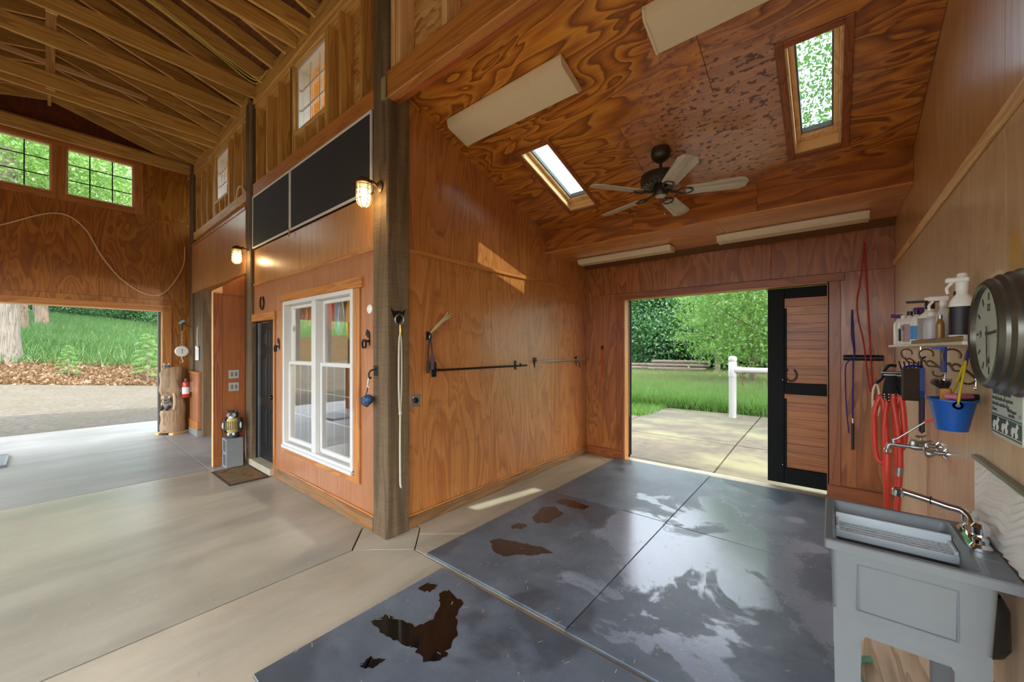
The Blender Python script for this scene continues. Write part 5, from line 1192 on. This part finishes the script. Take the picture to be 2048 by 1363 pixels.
MB().rings([rect(.176, .236, -.26, -.11, .8806, .01), rect(.180, .232, -.256, -.114, .8812, .01), rect(.184, .228, -.252, -.118, .845, .01)], False, True).build('soap_tray', simple('soap_tray_grey', (96, 120, 132), .4), sk, 35)
fp = MB().box(-.155, -.2505, .58, .11, -.2485, .80); frm = frame_mb(-.155, .11, .615, .80, -.2575, -.250, .005); frm.build('recess_shadow_outline', simple('sink_shadow_line', (116, 122, 126), .5), sk)
for sx_, sy_ in ((-1, -1), (1, -1), (-1, 1), (1, 1)):
    xc = -.02+sx_*.163; yc = sy_*.205
    MB().rings([[(xc+a*.042*.8, yc+b*.032, 0) for a, b in ((-1, -1), (1, -1), (1, 1), (-1, 1))], [(xc+a*.042, yc+b*.036, .5) for a, b in ((-1, -1), (1, -1), (1, 1), (-1, 1))], [(xc+a*.0425, yc+b*.038, .60) for a, b in ((-1, -1), (1, -1), (1, 1), (-1, 1))]]).build('leg', M_SINK, sk)
MB().prism([(-.226, .60), (-.226, .46), (-.16, .46), (-.12, .545), (.08, .545), (.125, .46), (.184, .46), (.184, .60)], -.2475, -.236, 'xz').build('skirt', M_SINK, sk)
sf = thing('sink_faucet', 'chrome faucet with long spout on the sink ledge', 'faucet', (.437, 2.345, .881))
MB().rings([rect(-.03, .03, -.125, .125, 0, .025), rect(-.03, .03, -.125, .125, .012, .025), rect(-.022, .022, -.115, .115, .024, .02)]).build('base_plate', M_CHROME, sf, 30)
for y in (-.095, .045): MB().lathe([(.02, .02), (.022, .04), (.014, .05), (.024, .06), (.026, .085), (.016, .1), (0, .102)], 16, (0, y, 0)).build('handle', M_CHROME, sf, 30)
MB().tube(spline([(0, .0, .02), (-.0, .02, .07), (-.02, .045, .095), (-.06, .06, .10), (-.125, .08, .112), (-.195, .10, .122)], 7), [.016]*7+[.014]*28+[.013], 14).build('spout', M_CHROME, sf, 50)
MB().lathe([(.012, .0), (.022, .004), (.023, .03), (.018, .036), (0, .037)], 16, (-.2, .102, .095)).build('spout_tip', M_CHROME, sf, 40)
MB().tube([(-.105+.0155*math.cos(a)*.3, .074+.016*math.cos(a), .109+.016*math.sin(a)) for a in [2*PI*i/12 for i in range(12)]], .002, 5, closed=True).build('black_ring', M_BLACK, sf)
# perforated tray
ty = thing('sink_tray', 'grey perforated washing tray resting inside the sink', 'tray', (SX-.032, SY+.055, .825))
M_TRAY = simple('tray_grey', (196, 204, 204), .4, var=.06)
frame_m = MB()
for y0, y1, z0 in ((-.075, -.062, .008), (.062, .075, .04)): frame_m.box(-.185, y0, -.025, .185, y1, z0, c=.003)
for x0, x1 in ((-.185, -.172), (.172, .185)): frame_m.box(x0, -.062, -.02, x1, .062, .02, c=.003)
frame_m.build('tray_rim', M_TRAY, ty)
bars = MB()
for i in range(21): x = -.17+.017*i; bars.box(x-.0045, -.062, -.002, x+.0045, .062, .002)
for j in range(5): y = -.06+.03*j; bars.box(-.172, y-.005, -.003, .172, y+.005, .003)
bars.build('grid', M_TRAY, ty)
# under the sink
dp = thing('drain_pump', 'black drain housing with round disc under the sink', 'drain', (.425, 2.13, .40))
MB().lathe([(0, .38), (.035, .375), (.055, .33), (.058, .2), (.045, .17), (.02, .15), (0, .15)], 20, sq=1).build('housing', M_BLACK, dp, 40); MB().cyl((0, 0, .16), (0, 0, .05), .018, n=12).build('drain_pipe', M_WPL, dp, 40); MB().lathe([(0, .05), (.045, .048), (.046, .03), (0, .028)], 20, (0, -.0, .0)).build('disc', M_BLACK, dp, 40)
fb = board('pale_floor_board', (224, 204, 172), (178, 152, 116), 'y', .7, .2)
tag(B(.065, 2.02, .0, .495, 3.3, .016, c=.002).build('floor_board', fb), 'pale worn plywood board on the floor under the sink', 'board')
tag(MB().tube(spline([(.16, 2.72, .034), (.12, 2.68, .034), (.10, 2.60, .034), (.115, 2.5, .034), (.15, 2.42, .034)], 8), .016, 10).build('drain_hose', simple('green_hose', (112, 160, 136), .45), None, 50), 'short pale green hose on the board under the sink', 'hose')

# ================================================================ things in the aisle
# mesh screens between the posts
M_MESH = simple('black_screen_mesh', (44, 42, 42), .75, var=.15); M_SFR = simple('white_screen_frame', (224, 220, 214), .4)
for k, (a, b, lb) in enumerate(((-6.29, -4.98, 'black mesh screen panel beside the middle post'), (-4.975, -3.165, 'black mesh screen panel beside the corner post'))):
    t = thing('mesh_screen', lb, 'screen', ((a+b)/2, 1.86, 3.05), 0, 'mesh screen panels'); L = (b-a)/2
    B(-L+.01, -.004, .01, L-.01, .004, .72).build('mesh', M_MESH, t); frame_mb(-L, L, 0, .73, -.012, .008, .022, .003).build('frame', M_SFR, t)
cp = thing('clothespin', 'small wooden clip at the joint of the mesh screens', 'clip', (-4.98, 1.845, 3.03))
for s in (-1, 1):
    m = B(-.006, -.005, -.05, .0, .005, .05); m.rot(.06*s, 'Y'); m.move((.004*s, 0, 0)); m.build('jaw', TRIM('z'), cp)
# caged lamps
def warm(name, col, st):
    t = NT(name); e = t.n('Emission'); e.inputs[0].default_value = lin(col); e.inputs[1].default_value = st; t.t.links.new(e.outputs[0], t.out.inputs[0]); return t.m
M_BULB = warm('warm_bulb', (255, 226, 170), 6)
t = NT('ribbed_lamp_glass'); a_ = t.n('BsdfTransparent'); a_.inputs[0].default_value = (1, .95, .86, 1); b_ = t.n('BsdfTranslucent'); b_.inputs[0].default_value = (1, .93, .78, 1); mx_ = t.n('MixShader'); mx_.inputs[0].default_value = .2; t.set(mx_, 1, a_.outputs[0]); t.set(mx_, 2, b_.outputs[0]); t.t.links.new(mx_.outputs[0], t.out.inputs[0]); M_JAR = t.m
def cage_lamp(label, x, z):
    t = thing('caged_wall_lamp', label, 'lamp', (x, 1.855, z), 0, 'caged wall lamps')
    MB().lathe([(.05, 0), (.052, -.012), (.03, -.03), (0, -.03)], 20, (0, 0, .06), 'y').build('wall_base', M_BRONZE, t, 40)
    MB().tube(spline([(0, -.02, .06), (0, -.08, .085), (0, -.14, .075)], 5), .014, 10).build('arm', M_BRONZE, t, 40)
    MB().lathe([(0, .105), (.03, .10), (.055, .075), (.062, .06), (.062, .045), (0, .045)], 20, (0, -.15, 0)).build('cap', M_BRONZE, t, 40)
    MB().lathe([(.052, .045), (.053, -.08), (.045, -.115), (.025, -.14), (0, -.146)], 20, (0, -.15, 0)).build('glass_jar', M_JAR, t, 40)
    MB().ell((0, -.15, -.03), (.026, .026, .045), 12, 8).build('bulb', M_BULB, t, 40)
    c = MB()
    for zz, r in ((.03, .061), (-.01, .062), (-.05, .062), (-.09, .06)): c.tube([(r*math.cos(a), -.15+r*math.sin(a), zz) for a in [2*PI*i/20 for i in range(20)]], .0028, 5, closed=True)
    for i in range(6):
        a = 2*PI*i/6; c.tube(spline([(.061*math.cos(a), -.15+.061*math.sin(a), .05), (.062*math.cos(a), -.15+.062*math.sin(a), -.09), (.045*math.cos(a), -.15+.045*math.sin(a), -.135), (.012*math.cos(a), -.15+.012*math.sin(a), -.158)], 4), .0028, 5)
    c.build('wire_cage', M_BRONZE, t, 40)
    l = bpy.data.lights.new('lamp_glow', 'POINT'); l.energy = 4; l.color = (1, .72, .38); l.shadow_soft_size = .03
    o = bpy.data.objects.new('lamp_glow', l); COL.objects.link(o); o.parent = t; o.location = (0, -.15, -.06); return t
cage_lamp('lit caged lamp on the corner post beside the mesh screen', -3.03, 2.985); cage_lamp('lit caged lamp on the middle post above the wing wall', -6.43, 2.985)
# horseshoes and horse-head hooks
hs2 = ushoe(M_IRON, r=.075, w=.011, th=.012); tag(hs2.build('horseshoe', M_IRON, None, loc=(-5.97, YA-.012, 2.265)), 'rusty horseshoe above the black door', 'horseshoe', 'horseshoes')
def horse_hook(label, x, z):
    t = thing('horse_head_hook', label, 'hook', (x, YA-.0, z), 0, 'horse head hooks beside the window')
    MB().prism([(-.05, .03), (-.045, .075), (-.03, .10), (-.012, .115), (-.005, .10), (.03, .09), (.05, .05), (.05, -.10), (.035, -.10), (.028, .02), (.0, .0), (-.02, .035)], -.012, -.002, 'xz').build('horse_head', M_BLKIRON, t)
    B(.02, -.05, -.06, .05, -.002, -.03, c=.004).build('arm', M_BLKIRON, t)
    m = ushoe(None, r=.05, w=.010, open_up=False, th=.02); m.move((-.01, -.055, -.085)); m.build('shoe_hook', M_BLKIRON, t); t.scale = (.68, .68, .68); return t
horse_hook('black horse head hook right of the double window', -3.265, 1.74); horse_hook('black horse head hook between the door and the window', -5.40, 1.70)
wd_ = thing('round_disc', 'small white round disc on the wall beside the corner post', 'disc', (-3.225, YA, 2.0)); MB().lathe([(.042, 0), (.042, -.012), (.032, -.02), (0, -.021)], 24, axis='y').build('cover', M_WPL, wd_, 40); MB().lathe([(.012, -.02), (.012, -.024), (0, -.024)], 12, axis='y').build('button', M_PAPER, wd_, 40)
# corner post hardware
tr_ = thing('tie_ring', 'black iron ring bracket on the side of the corner post', 'ring', (-2.925, 1.965, 1.93))
MB().prism([(-.075, .06), (-.04, .035), (0, .045), (.04, .035), (.075, .06), (.045, -.02), (.0, -.07), (-.045, -.02)], 0, .008, 'yz').build('plate', M_BLKIRON, tr_)
MB().tube([(.022+.004*math.sin(a), .042*math.cos(a), -.035+.045*math.sin(a)) for a in [2*PI*i/24 for i in range(24)]], .006, 8, closed=True).build('ring', M_STEEL, tr_, 40)
MB().tube(spline([(.004, 0, .03), (.03, 0, .025), (.03, 0, .0)], 4), .007, 8).build('staple', M_BLKIRON, tr_, 40)
rp = thing('lead_rope', 'off-white doubled lead rope hanging on the corner post', 'rope', (-2.89, 1.965, .43)); M_ROPE = simple('cotton_rope', (206, 196, 172), .85)
MB().tube([(0, .0, 1.42), (0, .002, 1.37), (0, 0, 1.33)], [.008, .012, .008], 10).build('snap', simple('brass', (196, 160, 90), .3, .9), rp, 40)
MB().tube(spline([(0, .0, 1.34), (.0, -.012, 1.25), (.002, -.016, .9), (0, -.006, .66)], 8), .0085, 8).build('strand', M_ROPE, rp, 40)
MB().tube(spline([(0, .0, 1.34), (.0, .012, 1.25), (.002, .012, .9), (0, .002, .66)], 8), .0075, 8).build('strand', M_ROPE, rp, 40)
MB().ell((0, 0, .65), (.016, .016, .022), 10, 8).build('knot', M_ROPE, rp, 40)
MB().tube(spline([(0, 0, .65), (.002, -.004, .35), (0, 0, .06), (.006, 0, .02), (0, .01, .0)], 6), .009, 8).build('strand', M_ROPE, rp, 40)
th_ = thing('cleat_hook', 'black iron hook on the aisle face of the corner post', 'hook', (-3.10, 1.858, 1.42)); B(-.03, -.006, -.02, .035, 0, .07, c=.003).build('plate', M_BLKIRON, th_); MB().tube(spline([(.02, -.005, .04), (-.01, -.04, .03), (-.03, -.05, .0), (-.02, -.05, -.04), (.0, -.045, -.03)], 5), .007, 8).build('prong', M_BLKIRON, th_, 40)
bb = thing('hoof_boot', 'blue rubber boot clipped under the hook on the corner post', 'boot', (-3.13, 1.79, 1.15))
MB().tube(spline([(.0, .02, .24), (-.005, .01, .19), (-.005, .01, .155)], 4), .006, 8).build('snap', M_STEEL, bb, 40); MB().tube([(-.02, .01, .16), (.02, .012, .15)], .007, 8).build('bow', M_ROPE, bb)
MB().tube(spline([(-.005, .01, .155), (-.02, .01, .11), (-.025, .0, .08)], 4), .005, 6).build('strap', M_BLACK, bb)
MB().rings([[(.05*math.cos(a)*k, .02*j-.03, .045+.045*math.sin(a)*k) for a in [2*PI*i/16 for i in range(16)]] for j, k in enumerate((.6, .95, 1.0, .9, .55))]).build('sole', simple('blue_rubber', (42, 74, 112), .5), bb, 50)
MB().tube([(-.06, -.02, .06), (-.045, -.01, .015), (.0, 0, .0), (.045, 0, .02)], [.012, .022, .022, .012], 8).build('toe_rim', simple('dark_blue_rubber', (28, 44, 70), .5), bb, 50)
# switches
for z, lb in ((1.275, 'upper light switch plate on the wing wall'), (1.095, 'lower light switch plate on the wing wall')):
    t = thing('switch_plate', lb, 'light switch', (-6.604, 1.715, z), 0, 'switch plates on the wing wall'); B(0, -.062, -.06, .006, .062, .06, c=.003).build('plate', simple('grey_plate', (176, 174, 166), .4), t)
    for y in (-.025, .025): B(.006, y-.014, -.03, .009, y+.014, .03, c=.002).build('rocker', simple('grey_rocker', (120, 120, 116), .4), t)
# owl on a concrete block
M_BLOCK = concrete('block_concrete', (148, 150, 146), (120, 122, 120), rough=.85)
cb = thing('concrete_block', 'grey hollow concrete block standing on end by the wing wall', 'concrete block', (-6.465, 1.665, 0))
m = MB().box(.07, -.10, 0, .1, .10, .40, c=.004).box(-.1, -.10, 0, .07, .10, .03, c=.004).box(-.1, -.10, .18, .07, .10, .22, c=.004).box(-.1, -.10, .37, .07, .10, .40, c=.004).box(-.1, -.10, .03, -.07, .10, .37, c=.002); m.build('block_shell', M_BLOCK, cb)
ow = thing('owl_decoy', 'painted owl decoy standing on the concrete block', 'owl figure', (-6.46, 1.665, .401), -.55)
M_OWD = simple('owl_dark', (52, 54, 56), .6, var=.3); M_OWY = simple('owl_straw', (204, 184, 116), .6, var=.4); M_OWW = simple('owl_white', (226, 226, 218), .6)
MB().lathe([(0, 0), (.075, 0), (.08, .03), (.07, .06), (.05, .07)], 18).build('perch', simple('owl_perch', (36, 48, 60), .6, var=.3), ow, 40)
MB().lathe([(.05, .05), (.08, .09), (.095, .15), (.092, .21), (.075, .26), (.055, .28)], 20, sq=.85).build('breast', M_OWY, ow, 45)
MB().ell((0, 0, .315), (.074, .068, .062), 18, 12).build('head', M_OWD, ow, 50)
for s in (-1, 1):
    MB().tube([(.02, s*.04, .35), (.03, s*.06, .395)], [.022, .003], 8).build('ear_tuft', M_OWD, ow, 40)
    MB().lathe([(.03, .0), (.026, .006), (0, .008)], 14, (.06, s*.027, .318), 'x').build('eye_disc', simple('owl_grey', (140, 142, 140), .6), ow, 40); MB().ell((.068, s*.027, .32), (.008, .011, .011), 10, 8).build('eye', simple('owl_eye', (196, 150, 30), .3), ow, 40)
    MB().ell((-.012, s*.088, .17), (.06, .028, .11), 14, 10).build('wing', M_OWD, ow, 50); MB().ell((.03, s*.105, .17), (.022, .014, .045), 10, 8).build('wing_patch', M_OWW, ow, 50)
    MB().ell((.06, s*.03, .055), (.02, .018, .022), 10, 8).build('talon', M_OWW, ow, 40)
for i in range(7):
    a = -.9+.3*i; MB().tube([(.09*math.cos(a), .082*math.sin(a), .235), (.098*math.cos(a), .09*math.sin(a), .12)], .006, 5).build('feather_stripe', simple('owl_brown', (120, 100, 60), .7), ow)
MB().lathe([(.014, 0), (.006, .02), (0, .024)], 8, (.066, 0, .30), 'x').build('beak', M_OWW, ow)
MB().ell((.062, 0, .288), (.018, .03, .018), 10, 8).build('bib', M_OWW, ow, 40)
# doormat
dm = NT('doormat_print'); v = dm.obj(False); n_ = dm.noise(v, 5, 4, .6); c = dm.ramp(n_, [(.35, lin((72, 44, 22))), (.5, lin((124, 84, 36))), (.65, lin((78, 84, 44)))]); dm.pbr(c, .95, 0, dm.bump(dm.noise(v, 120, 2), .4, .004))
mt = thing('doormat', 'brown printed doormat in front of the black door', 'doormat', (-5.92, 1.60, .0)); B(-.39, -.21, .001, .39, .21, .012, c=.003).build('mat_pile', dm.m, mt); frame_m = MB().box(-.395, -.215, .0005, .395, -.19, .0135, c=.003).box(-.395, .19, .0005, .395, .215, .0135, c=.003).box(-.395, -.19, .0005, -.37, .19, .0135, c=.003).box(.37, -.19, .0005, .395, .19, .0135, c=.003); frame_m.build('border', simple('doormat_border', (58, 40, 26), .9), mt)
# floor plate far left
fpz = thing('floor_scale', 'grey metal floor plate at the left edge', 'plate', (-9.25, -.62, 0)); B(-.45, -.3, .0005, .45, .26, .03, c=.005).build('plate', simple('grey_plate_metal', (110, 116, 124), .5, .3), fpz); frame_mb(-.45, .45, -.3, .26, .0302, .034, .02).mapv(lambda p: (p[0], p[2], p[1])).build('edge', M_STEEL, fpz)
# carved log with raccoons
cl_ = thing('carved_log', 'carved log sculpture with two raccoons beside the end doorway', 'sculpture', (-9.87, 1.57, 0), -.9)
M_LOGW = board('carved_wood', (168, 140, 108), (110, 86, 62), 'z', .8, .3); M_CUT = simple('pale_cut_wood', (206, 184, 150), .8, var=.2); M_RAC = simple('raccoon_grey', (132, 126, 118), .8, var=.3); M_RDK = simple('raccoon_dark', (44, 40, 38), .7); M_RLT = simple('raccoon_light', (208, 200, 186), .7)
for y in (-.14, .14): B(-.2, y-.045, .0, .2, y+.045, .04, c=.003).build('base_board', PALE('x'), cl_)
n = 20; loops = []
for i in range(17):
    z = .04+1.16*i/16; k = 1+.05*math.sin(i*1.3)
    L_ = []
    for j in range(n):
        a = 2*PI*j/n; r = .195*k*(1+.04*math.sin(3*a+i*.4))
        if .43 < z < .80 and math.cos(a) > .15: r *= 1-.55*math.cos(a)*math.sin(PI*(z-.43)/.37)
        L_.append((r*math.cos(a), r*math.sin(a), z+(.10*math.sin(a+.5) if i == 16 else 0)))
    loops.append(L_)
MB().rings(loops).build('log_body', M_LOGW, cl_, 45)
MB().lathe([(.15, 0), (.165, .02), (.0, .022)], 20, (.02, 0, .42)).build('carved_ledge', M_CUT, cl_)
MB().tube(spline([(.14, -.10, .80), (.15, .02, .84), (.12, .12, .78), (.13, .15, .62), (.14, .14, .48)], 6), .02, 6).build('carved_rim', M_CUT, cl_, 50)
def raccoon(parent, x, y, z, s):
    b = MB().ell((x, y, z), (.075*s, .085*s, .085*s), 14, 10).build('raccoon', M_RAC, parent, 50)
    MB().ell((x+.055*s, y, z+.075*s), (.052*s, .06*s, .05*s), 14, 10).build('head', M_RAC, b, 50)
    MB().ell((x+.105*s, y, z+.06*s), (.03*s, .022*s, .02*s), 10, 8).build('snout', M_RLT, b, 50); MB().ell((x+.134*s, y, z+.064*s), (.008*s, .01*s, .008*s), 8, 6).build('nose', M_RDK, b, 50)
    for q in (-1, 1):
        MB().ell((x+.09*s, y+q*.026*s, z+.085*s), (.018*s, .02*s, .012*s), 10, 6).build('mask', M_RDK, b, 50); MB().tube([(x+.05*s, y+q*.04*s, z+.11*s), (x+.045*s, y+q*.052*s, z+.145*s)], [.016*s, .005*s], 8).build('ear', M_RLT, b, 50)
        MB().tube([(x+.05*s, y+q*.05*s, z-.01*s), (x+.10*s, y+q*.04*s, z-.07*s)], [.024*s, .016*s], 8).build('paw', M_RDK, b, 50)
    return b
raccoon(cl_, .08, 0, .56, 1.25); raccoon(cl_, .05, -.04, 1.22, 1.0)
# fire extinguisher
fe_ = thing('fire_extinguisher', 'red fire extinguisher mounted on the low half wall', 'fire extinguisher', (-9.62, 1.72, .70)); M_FIRE = simple('fire_red', (196, 44, 34), .3, coat=.3)
MB().lathe([(0, 0), (.05, 0), (.058, .01), (.058, .26), (.05, .295), (.02, .315), (.016, .33)], 20).build('cylinder', M_FIRE, fe_, 40)
MB().lathe([(.0585, .07), (.0585, .2)], 20).build('instruction_label', M_PAPER, fe_, 40)
B(-.02, -.018, .325, .02, .018, .355, c=.004).build('valve', M_STEEL, fe_); MB().tube([(0, 0, .35), (.06, -.03, .375)], [.008, .006], 8).build('lever', M_STEEL, fe_, 40); MB().tube([(0, 0, .335), (.055, -.03, .33)], [.007, .006], 8).build('carry_handle', M_STEEL, fe_, 40)
MB().tube(spline([(-.02, 0, .34), (-.06, .0, .33), (-.066, .0, .2), (-.062, 0, .12)], 5), .007, 8).build('discharge_hose', M_BLACK, fe_, 40); B(-.03, .056, .1, .03, .079, .3).build('bracket', M_STEEL, fe_)
# hanging scale and chart
hs_ = thing('hanging_scale', 'white hanging dial scale on a chain by the end wall', 'scale', (-9.86, 1.70, 1.36))
MB().lathe([(0, -.03), (.095, -.03), (.105, -.02), (.105, .02), (.095, .03), (0, .03)], 28, (0, 0, .23), 'x').build('dial_case', M_WPL, hs_, 40); MB().lathe([(.08, 0), (0, .001)], 24, (.031, 0, .23), 'x').build('dial', M_PAPER, hs_)
B(.032, -.004, .19, .035, .004, .28).build('needle', M_BLACK, hs_)
MB().tube(spline([(0, 0, .13), (0, .0, .09), (0, .02, .05), (0, .01, .015), (0, -.02, .02)], 5), .009, 8).build('hook', simple('pale_hook', (214, 200, 180), .4), hs_, 40)
for i in range(7): MB().tube([((.014*math.cos(a) if i % 2 else 0), (0 if i % 2 else .014*math.cos(a)), .36+.042*i+.026*math.sin(a)) for a in [2*PI*k/10 for k in range(10)]], .004, 5, closed=True).build('chain_link', M_STEEL, hs_, 40)
MB().cyl((0, 0, .64), (0, 0, .80), .014, n=10).build('spring_block', M_BLACK, hs_, 40); m = B(-.02, -.045, .78, .02, .06, .83, c=.01); m.rot(.7, 'X', (0, 0, .8)); m.build('hanger_grip', simple('pale_blue_grip', (150, 196, 214), .5), hs_); MB().tube([(0, .0, .8), (.05, .15, .7)], .006, 6).build('support_rod', M_BLKIRON, hs_)
chp = thing('wall_chart', 'white printed chart pinned beside the hanging scale', 'chart', (-9.42, 1.86, 1.42)); B(-.13, -.012, 0, .13, -.009, .27).build('sheet', M_PAPER, chp)
for i in range(6): B(-.11, -.0135, .03+.036*i, .11, -.012, .034+.036*i).build('ruled_line', simple('grey_print', (150, 152, 156), .6), chp)
for x in (-.11, -.04, .04, .11): B(x-.002, -.0135, .03, x+.002, -.012, .215).build('ruled_line', simple('grey_print', (150, 152, 156), .6), chp)
pc = MB().tube(spline([(-9.30, 1.84, 2.05), (-9.27, 1.83, 1.95), (-9.28, 1.83, 1.85), (-9.26, 1.83, 1.66)], 6), .012, 6); tag(pc.build('white_cord', M_ROPE, None, 40), 'short white cord hanging on the short passage post', 'cord')
# cable looping across the end wall
def ew(pts, x=XE+.03): return [(x, y, z) for y, z in pts]
tag(MB().tube(spline(ew([(-.9, 3.35), (-.45, 3.62), (-.1, 3.86), (.10, 3.95), (.28, 3.92), (.46, 3.72), (.62, 3.35), (.85, 2.98), (1.15, 2.72), (1.42, 2.70), (1.62, 2.95), (1.78, 3.35), (1.80, 3.72)]), 6), .010, 6).build('wall_cable', simple('tan_cable', (234, 200, 156), .5), None, 40), 'tan cable looping across the orange end wall', 'cable')
tag(MB().tube(spline([(-6.90, 1.82, 3.80), (-6.75, 1.80, 3.98), (-6.6, 1.80, 4.0), (-6.5, 1.835, 3.9)], 6), .010, 6).build('post_cable', simple('cream_cable', (206, 190, 140), .5), None, 40), 'cream cable curving onto the middle post', 'cable')
for k in range(3): tag(MB().tube(spline([(-5.9+.03*k, .1, 5.72), (-5.95+.05*k, .8, 5.55-.01*k), (-6.0+.04*k, 1.4, 5.36), (-6.02+.06*k, 1.78, 5.235+.012*k), (-5.9+.1*k, 1.85, 5.30)], 6), .007, 6).build('roof_cable', simple('yellow_cable', (206, 186, 84), .5), None, 40), ['lower yellow cable running down a rafter', 'middle yellow cable running down a rafter', 'upper yellow cable running down a rafter'][k], 'cable', 'yellow cables along the rafters')
# tack room behind the window
rl = thing('tack_rail', 'wooden rail for straps inside the tack room window', 'rail', (-4.5, 2.10, 2.19)); B(-.95, -.012, 0, 1.0, .012, .03).build('rail_board', TRIM('x'), rl)
for x in (-.93, .98): B(x-.015, -.11, .0, x+.015, -.012, .03).build('wall_bracket', TRIM('y'), rl)
def strapthing(name, label, col, x, L, w, y=2.07):
    t = thing(name, label, 'strap', (x, y, 2.2-L), 0, 'straps hanging in the tack room'); mm = simple('strap_%s' % label[:12], col, .6)
    MB().tube(spline([(-.03, 0, L-.005), (-w, 0, L*.5), (-w*.6, .0, .05), (0, 0, 0)], 6), .026, 8, flat=.2).build('band', mm, t, 40); MB().tube(spline([(.03, 0, L-.005), (w, .01, L*.55), (w*.8, .01, .1), (.02, .0, .0)], 6), .026, 8, flat=.2).build('band', mm, t, 40)
    MB().tube([(.03*math.cos(a), .0, .02+.03*math.sin(a)) for a in [2*PI*i/12 for i in range(12)]], .005, 6, closed=True).build('buckle', M_STEEL, t, 40)
strapthing('halter', 'red halter strap hanging behind the right window', (196, 40, 36), -4.38, .34, .035); strapthing('halter', 'light blue halter straps hanging behind the right window', (150, 200, 226), -4.21, .40, .05)
strapthing('halter', 'yellow halter straps hanging behind the right window', (232, 196, 40), -3.93, .46, .08); strapthing('rope_halter', 'dark rope halter hanging low behind the right window', (84, 78, 60), -3.74, .85, .06); strapthing('halter', 'brown leather strap behind the left window', (130, 78, 40), -5.02, .28, .05); strapthing('halter', 'dark brown leather strap furthest left behind the window', (76, 48, 34), -5.14, .30, .04); strapthing('halter', 'tan leather strap near the middle of the window', (168, 110, 56), -4.86, .26, .04)
tb = thing('work_bench', 'pale bench inside the tack room window', 'bench', (-4.2, 3.2, 0)); B(-.9, -.3, .82, .9, .3, .86, c=.004).build('bench_top', PALE('x'), tb)
for x in (-.85, .85):
    for y in (-.25, .25): B(x-.03, y-.03, 0, x+.03, y+.03, .82).build('leg', PALE('z'), tb)
bn = thing('storage_bin', 'translucent storage bin under the tack room bench', 'bin', (-4.0, 2.75, 0)); t_ = glass('bin_plastic', (.86, .88, .9, 1), 1.3, .3, .15); MB().rings([rect(-.25, .25, -.18, .18, .01, .03), rect(-.29, .29, -.21, .21, .34, .03)], True, False).build('bin_body', t_, bn); MB().rings([rect(-.30, .30, -.22, .22, .34, .03), rect(-.30, .30, -.22, .22, .37, .03)]).build('lid', M_WPL, bn)
w9 = sroot('window_9', 'bright window on the back wall of the tack room', 'window'); frame_mb(-4.2, -3.4, 1.0, 2.0, YF-.01, YF+.1, .05).build('window_frame', M_WHITE, w9); B(-4.15, YF+.05, 1.05, -3.45, YF+.054, 1.95).build('pane', M_GLASS, w9); grille(w9, -4.15, -3.45, 1.05, 1.95, YF+.04, 3, 3, M_WHITE)

tl = thing('tack_fill_light', 'added fill light that brightens the tack room', 'light fixture', (-4.4, 3.4, 2.62)); MB().lathe([(0, 0), (.16, 0), (.15, -.04), (0, -.05)], 24).build('fill_diffuser', warm('tack_fill_emission', (255, 240, 214), 6), tl, 40); MB().cyl((0, 0, 0), (0, 0, .86), .012).build('stem', M_STEEL, tl)  # fill lamp added to brighten the room behind the window
l = bpy.data.lights.new('tack_fill_glow', 'POINT'); l.energy = 80; l.color = (1, .93, .82); l.shadow_soft_size = .12; o = bpy.data.objects.new('tack_fill_glow', l); COL.objects.link(o); o.parent = tl; o.location = (0, 0, -.12)

# loose straw on the mats and floor
rng = np.random.default_rng(9); n = 420
x_ = np.concatenate([rng.uniform(-2.4, 0, n//2), rng.uniform(-4.5, -2.2, n//2)]); y_ = np.concatenate([rng.uniform(.7, 4.5, n//2), rng.uniform(-.2, 1.7, n//2)]); P_ = []
for a, b in zip(x_, y_):
    on = (-2.22 < a < -.39 and .655 < b < 1.87) or (-2.47 < a < .03 and 1.93 < b < 5.4); P_.append((a, b, .0215 if on else .002))
m = MB()
for a, b, c in P_:
    if a < -2.99 and b > 1.5: continue
    L = random.uniform(.006, .018); q = random.uniform(0, PI); w_ = .0014; dx, dy = math.cos(q)*L, math.sin(q)*L
    m.add([(a-dx-w_*math.sin(q), b-dy+w_*math.cos(q), c), (a-dx+w_*math.sin(q), b-dy-w_*math.cos(q), c), (a+dx+w_*math.sin(q), b+dy-w_*math.cos(q), c+.002), (a+dx-w_*math.sin(q), b+dy+w_*math.cos(q), c+.002)], [(0, 1, 2, 3)])
stuff(m.build('straw_bits', simple('straw', (206, 184, 138), .8), recalc=False), 'tiny loose straw bits scattered on the mats and floor', 'straw')
